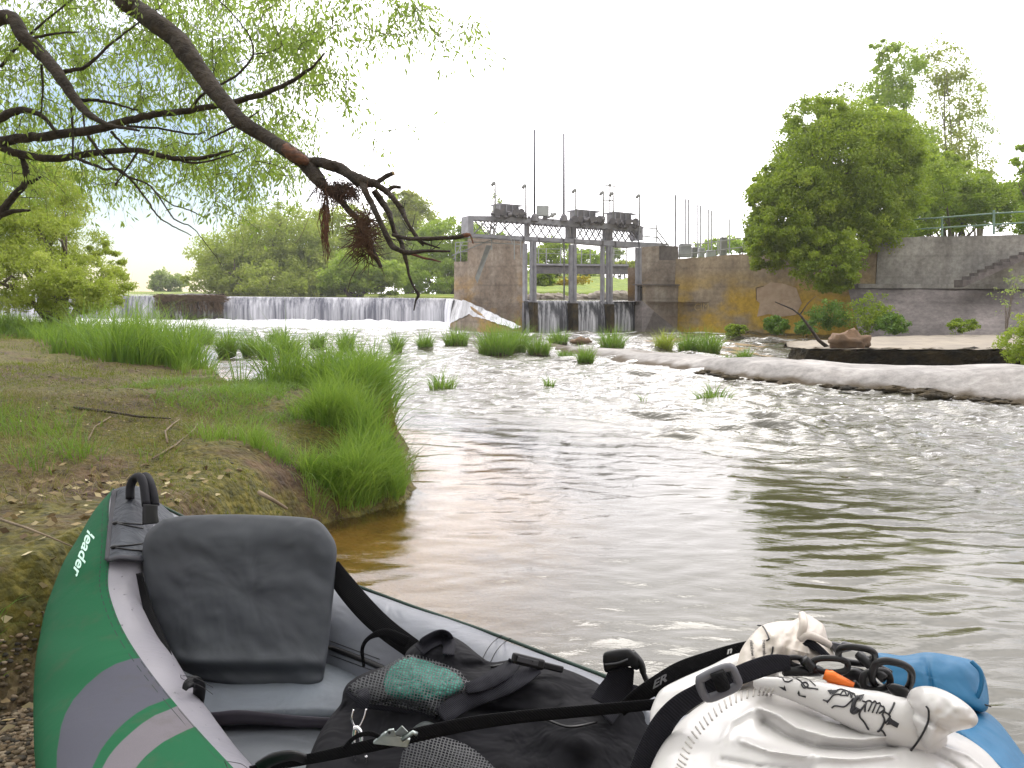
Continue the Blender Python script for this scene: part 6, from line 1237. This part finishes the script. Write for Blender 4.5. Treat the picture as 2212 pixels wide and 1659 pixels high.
flap = pillow('folded_corner', [(1952, 1530), (1964, 1495), (1985, 1483), (2018, 1484), (2058, 1500), (2095, 1526), (2113, 1553), (2102, 1571), (2066, 1580), (2036, 1596), (2005, 1622), (1978, 1612), (1958, 1580)], lambda u, v: 1.08-(u-1950)*.0004, .045, .05, M_wht, wb, lambda u, v: .02*nf(u, v, 71, .02)-.012*math.exp(-((v-1530-(u-1960)*.55)/10)**2), 26, 2)
TW = bv(wbody, should, arch, roll, flap); M_ink = pm('black print ink', (.012, .012, .016), None, 5, .5, 0)
def ink(pts, r=.0011, cl=False): 
    wire('print_line', [Z1(*p) for p in pts], r, M_ink, wb, TW, .0012, 4, 6, cl)
def inkfill(pts): mb = MB(); mb.v = [cast(TW, *Z1(*p), .0022)[:] for p in pts]; mb.f = [tuple(range(len(pts)))]; mb.build('print_mark', M_ink, wb)
ink([(1488, 732), (1505, 760), (1505, 830), (1480, 900), (1430, 990), (1375, 1060)], .0013)
ink([(1255, 705), (1240, 740), (1212, 795)], .0013)
ink([(850, 650), (880, 612), (905, 655), (920, 618), (935, 668), (945, 632), (968, 660)], .0009); ink([(830, 610), (870, 605), (960, 640)], .0009); ink([(850, 650), (895, 650)], .0008); ink([(725, 685), (765, 690), (800, 650), (850, 640)], .001); ink([(765, 690), (755, 705)], .001); ink([(790, 745), (815, 728), (880, 735), (920, 705), (950, 670)], .001)
inkfill([(757, 612), (790, 607), (800, 632), (775, 640)]); inkfill([(790, 612), (850, 608), (800, 650), (785, 632)])
ink([(1060, 770), (1090, 705)], .001); ink([(1090, 780), (1118, 712)], .001); ink([(1120, 785), (1148, 725)], .001); ink([(1140, 785), (1180, 755)], .001)
ink([(1035, 775), (1045, 700), (1075, 690), (1090, 705), (1110, 692), (1125, 710), (1145, 705), (1155, 728), (1175, 735), (1180, 765), (1165, 790)], .001)
ink([(1045, 710), (1000, 770), (998, 810), (1030, 850), (1062, 905)], .0013); ink([(1165, 790), (1180, 840), (1150, 905), (1128, 920)], .0013); ink([(1150, 905), (1170, 920), (1188, 950)], .0013)
ink([(1015, 690), (1045, 700)], .001); ink([(975, 745), (1005, 760)], .001); ink([(1180, 770), (1220, 800), (1215, 820), (1185, 860)], .0011)
inkfill([(1215, 805), (1240, 830), (1290, 860), (1275, 893), (1225, 868), (1190, 872), (1210, 845)])
ink([(955, 740), (942, 760), (945, 775), (965, 770), (985, 748)], .003); ink([(945, 745), (960, 690), (985, 660)], .0028); inkfill([(968, 655), (1032, 640), (1020, 672), (1000, 690), (975, 680)])
inkfill([(395, 585), (435, 592), (440, 575), (455, 620), (430, 612)]); inkfill([(548, 612), (555, 650), (600, 655), (598, 670), (545, 655), (535, 635)])
ink([(400, 517), (425, 520), (440, 545), (470, 550), (500, 535)], .0009); ink([(500, 515), (560, 545), (600, 590), (650, 598), (690, 605)], .0009); ink([(565, 560), (600, 555), (615, 580), (585, 595), (565, 570)], .0012); ink([(510, 520), (600, 525), (650, 560), (670, 580)], .0007)
ink([(240, 133), (280, 140), (310, 190), (325, 232), (305, 245)], .0012); ink([(355, 290), (350, 330), (335, 365)], .0013)
text('printed_text', 'gel wickeln', Z1(200, 415), (-1.1, -11.2), (11, -1.1), M_ink, wb, TW, .0012, 0, .01, 1.0)
text('printed_text', 'nderezad', Z1(283, 372), (-.4, -10.4), (10.5, -.4), M_ink, wb, TW, .0012, 0, .01, 1.0)
# raised ladder of weld ridges
q = spl([(1668, 1492), (1640, 1490), (1600, 1500), (1565, 1518), (1532, 1545), (1505, 1575), (1484, 1608), (1470, 1645), (1462, 1670)], 3)
M_rdg = pm('weld ridge', (.52, .49, .46))
for i in range(len(q)):
    a_, b_ = q[max(i-1, 0)], q[min(i+1, len(q)-1)]; dx, dy = b_-a_; l = math.hypot(dx, dy); nx, ny = dy/l, -dx/l
    cx_, cy_ = q[i][0]-nx*(-4), q[i][1]-ny*(-4)
    wire('weld_ridge', [(cx_+nx*9+dx/l*3, cy_+ny*9+dy/l*3), (cx_, cy_), (cx_-nx*9-dx/l*3, cy_-ny*9-dy/l*3)], .0014, M_rdg, wb, TW, .0006, 2, 6)
# bag strap, slider, text strap
bs = root('bag_strap', P(1500, 1500, 1.1), 'black webbing shoulder strap with grey slider lying over the white bag', 'strap')
TW2 = bv(wbody, should, arch, roll)
SP_ = [(1385, 1700, 70, 1.12), (1398, 1650, 66, 1.125), (1416, 1595, 54, 1.13), (1440, 1553, 48, 1.13), (1470, 1522, 44, 1.12), (1510, 1497, 40, 1.11), (1552, 1475, 38, 1.10), (1590, 1461, 40, 1.105), (1630, 1446, 42, 1.11), (1670, 1434, 40, 1.115), (1706, 1431, 30, 1.12)]
bst = ribbon('strap', SP_, M_web2, bs, None, th=.003, cross=4)
fr_c = []
e1 = np.array([.93, -.36]); e2 = np.array([.36, .93])
for a_, b_ in ((-36, -21), (0, -25), (34, -22), (40, 0), (36, 20), (0, 25), (-34, 23), (-40, 0)): x = np.array([1552, 1474])+e1*a_+e2*b_; fr_c.append((x[0], x[1], 1.088))
M_gbk = pm('grey plastic', (.10, .10, .115), (.085, .085, .10), 5, .4, .05)
wire('slider_frame', fr_c, .0062, M_gbk, bs, None, closed=True, steps=4, n=10)
x = np.array([1556, 1470]); MB().tube([P(*(x-e2*19), 1.078), P(*(x+e2*19), 1.078)], .010, 12).build('slider_bar', M_blk, bs, True)
ts = root('lettered_strap', P(1500, 1450, 1.3), 'black strap with woven grey letters running behind the white bag', 'strap')
tst = ribbon('strap', [(1340, 1535, 26, 1.31), (1378, 1505, 34, 1.30), (1420, 1478, 38, 1.30), (1470, 1447, 36, 1.31), (1530, 1425, 34, 1.32), (1600, 1403, 30, 1.33), (1660, 1392, 26, 1.34)], M_blk, ts, None, th=.003, cross=4)
M_wov = pm('grey woven letters', (.17, .17, .18), (.11, .11, .12), 60, .7, .2)
text('woven_letters', 'ER', (1409, 1489), (28, -16.5), (6, -27), M_wov, ts, bv(tst), .003, 0, .03, 1.0)
text('woven_letters', 'n', (1570, 1413), (22, -7), (4, -20), pm('white woven letters', (.6, .6, .6)), ts, bv(tst), .003, 0, .04, 1.0)
# black plastic chain links, rod and clips
cl = root('chain_links', P(1850, 1440, 1.18), 'black plastic links and rings clipping the white and blue bags together', 'link chain')
def link(c, w, h, ang, d, r, nm='link', tilt=0):
    pts = []
    for k in range(14):
        th = 2*math.pi*k/14; x, y = math.copysign(abs(math.cos(th))**.75, math.cos(th))*w, math.copysign(abs(math.sin(th))**.75, math.sin(th))*h
        pts.append((c[0]+x*math.cos(ang)-y*math.sin(ang), c[1]+x*math.sin(ang)+y*math.cos(ang), d+tilt*y/h))
    wire(nm, pts, r, M_plast, cl, None, closed=True, steps=3, n=10)
link(Z1(780, 428), 38, 15, .05, 1.13, .0045); link(Z1(975, 355), 40, 17, .12, 1.15, .0048, tilt=.02); link(Z1(1235, 510), 43, 31, .22, 1.12, .0052, 'ring', .02); link(Z1(1120, 540), 30, 20, -.1, 1.13, .005, 'ring')
link(Z1(560, 410), 26, 9, .25, 1.135, .004)
wire('bar', [Z1(985, 345)+(1.16,), Z1(1180, 530)+(1.12,)], .0068, M_plast, cl); wire('bar', [Z1(430, 470)+(1.13,), Z1(640, 470)+(1.13,), Z1(700, 470)+(1.14,)], .0075, M_plast, cl)
wire('bar', [Z1(580, 385)+(1.125,), Z1(650, 455)+(1.125,)], .008, M_plast, cl)
wire('bar', [Z1(950, 560)+(1.15,), Z1(1000, 600)+(1.15,), Z1(1120, 605)+(1.14,)], .006, M_plast, cl)
pillow('side_clip', [Z1(860, 470), Z1(940, 440), Z1(1040, 470), Z1(1080, 540), Z1(1060, 600), Z1(960, 600), Z1(880, 540)], lambda u, v: 1.19, .02, .02, M_plast, cl, None, 10, 2.5)
pillow('side_clip', [Z1(1190, 580), Z1(1240, 560), Z1(1340, 590), Z1(1365, 640), Z1(1320, 690), Z1(1230, 640)], lambda u, v: 1.12, .012, .012, M_plast, cl, None, 10, 3)
pillow('bag_clip', [Z1(1000, 390), Z1(1110, 340), Z1(1140, 410), Z1(1240, 470), Z1(1200, 500), Z1(1080, 470)], lambda u, v: 1.2, .012, .02, M_plast, cl, None, 10, 3)
pillow('grey_clip', [Z1(770, 262), Z1(790, 252), Z1(850, 262), Z1(880, 250), Z1(960, 275), Z1(975, 300), Z1(900, 330), Z1(810, 332)], lambda u, v: 1.24, .01, .02, M_gbk, cl, None, 10, 3)
wh = MB().tube([P(*Z1(735, 492), 1.115), P(*Z1(770, 508), 1.112), P(*Z1(772, 509), 1.112), P(*Z1(830, 535), 1.11), P(*Z1(952, 585), 1.10)], [.0075, .008, .0095, .0085, .0055], 14).build('whistle', pm('orange anodised metal', (.75, .17, .02), (.65, .13, .015), 5, .3, .05, **{'Metallic': .4}), None, True)
tag(wh, 'small bright orange metal tube whistle tucked under the black links', 'whistle')
# ---------------------------------------------------------------- blue dry bag
bb = root('dry_bag', P(2080, 1560, 1.3)-Vector((0, 0, .1)), 'bright blue fabric roll-top dry bag behind the white one', 'dry bag')
M_blu = cloth('blue coated fabric', (.003, .13, .28), (.002, .095, .21), .5, .55, 6, 900)
pillow('rolled_top', [(1890, 1440), (1893, 1413), (1910, 1411), (1950, 1416), (2000, 1409), (2050, 1415), (2100, 1427), (2122, 1450), (2132, 1478), (2136, 1522), (2124, 1538), (2090, 1530), (2040, 1520), (1980, 1508), (1930, 1492), (1900, 1470)], lambda u, v: 1.36-(v-1420)*.0006, .035, .05, M_blu, bb, lambda u, v: .012*nf(u, v, 81, .015)-.006*math.exp(-((u-1998-(v-1410)*.2)/5)**2), 30, 2.4)
pillow('bag_body', [(1940, 1540), (2000, 1522), (2080, 1528), (2125, 1536), (2158, 1560), (2200, 1615), (2250, 1690), (2280, 1800), (2150, 1850), (2040, 1760), (1960, 1640)], lambda u, v: 1.36-(v-1500)*.0008, .07, .12, M_blu, bb, lambda u, v: .02*nf(u, v, 83, .012)+.012*math.exp(-((v-1600-(u-2100)*.9)/10)**2), 30, 2.2)
wire('roll_edge', [(2098, 1428, 1.30), (2118, 1450, 1.29), (2120, 1480, 1.285), (2108, 1512, 1.285), (2092, 1532, 1.29)], .0035, M_blu, bb, steps=5)
wire('seam_line', [Z1(1800, 690)+(1.285,), Z1(1812, 680)+(1.283,), Z1(1968, 735)+(1.283,)], .0012, M_plast, bb)
# ================================================================ AIR
hz_ = MB().box((0, 60, 12.9), (420, 420, 30)).build('haze', None); tag(hz_, kind='stuff')
hm_ = bpy.data.materials.new('river air'); hm_.use_nodes = True; ht_ = hm_.node_tree; ht_.nodes.clear(); ho_ = ht_.nodes.new('ShaderNodeOutputMaterial'); hv_ = ht_.nodes.new('ShaderNodeVolumePrincipled')
hv_.inputs['Color'].default_value = (1, 1, .98, 1); hv_.inputs['Density'].default_value = .0009; hv_.inputs['Anisotropy'].default_value = .3; ht_.links.new(hv_.outputs[0], ho_.inputs[1]); hz_.data.materials.append(hm_)
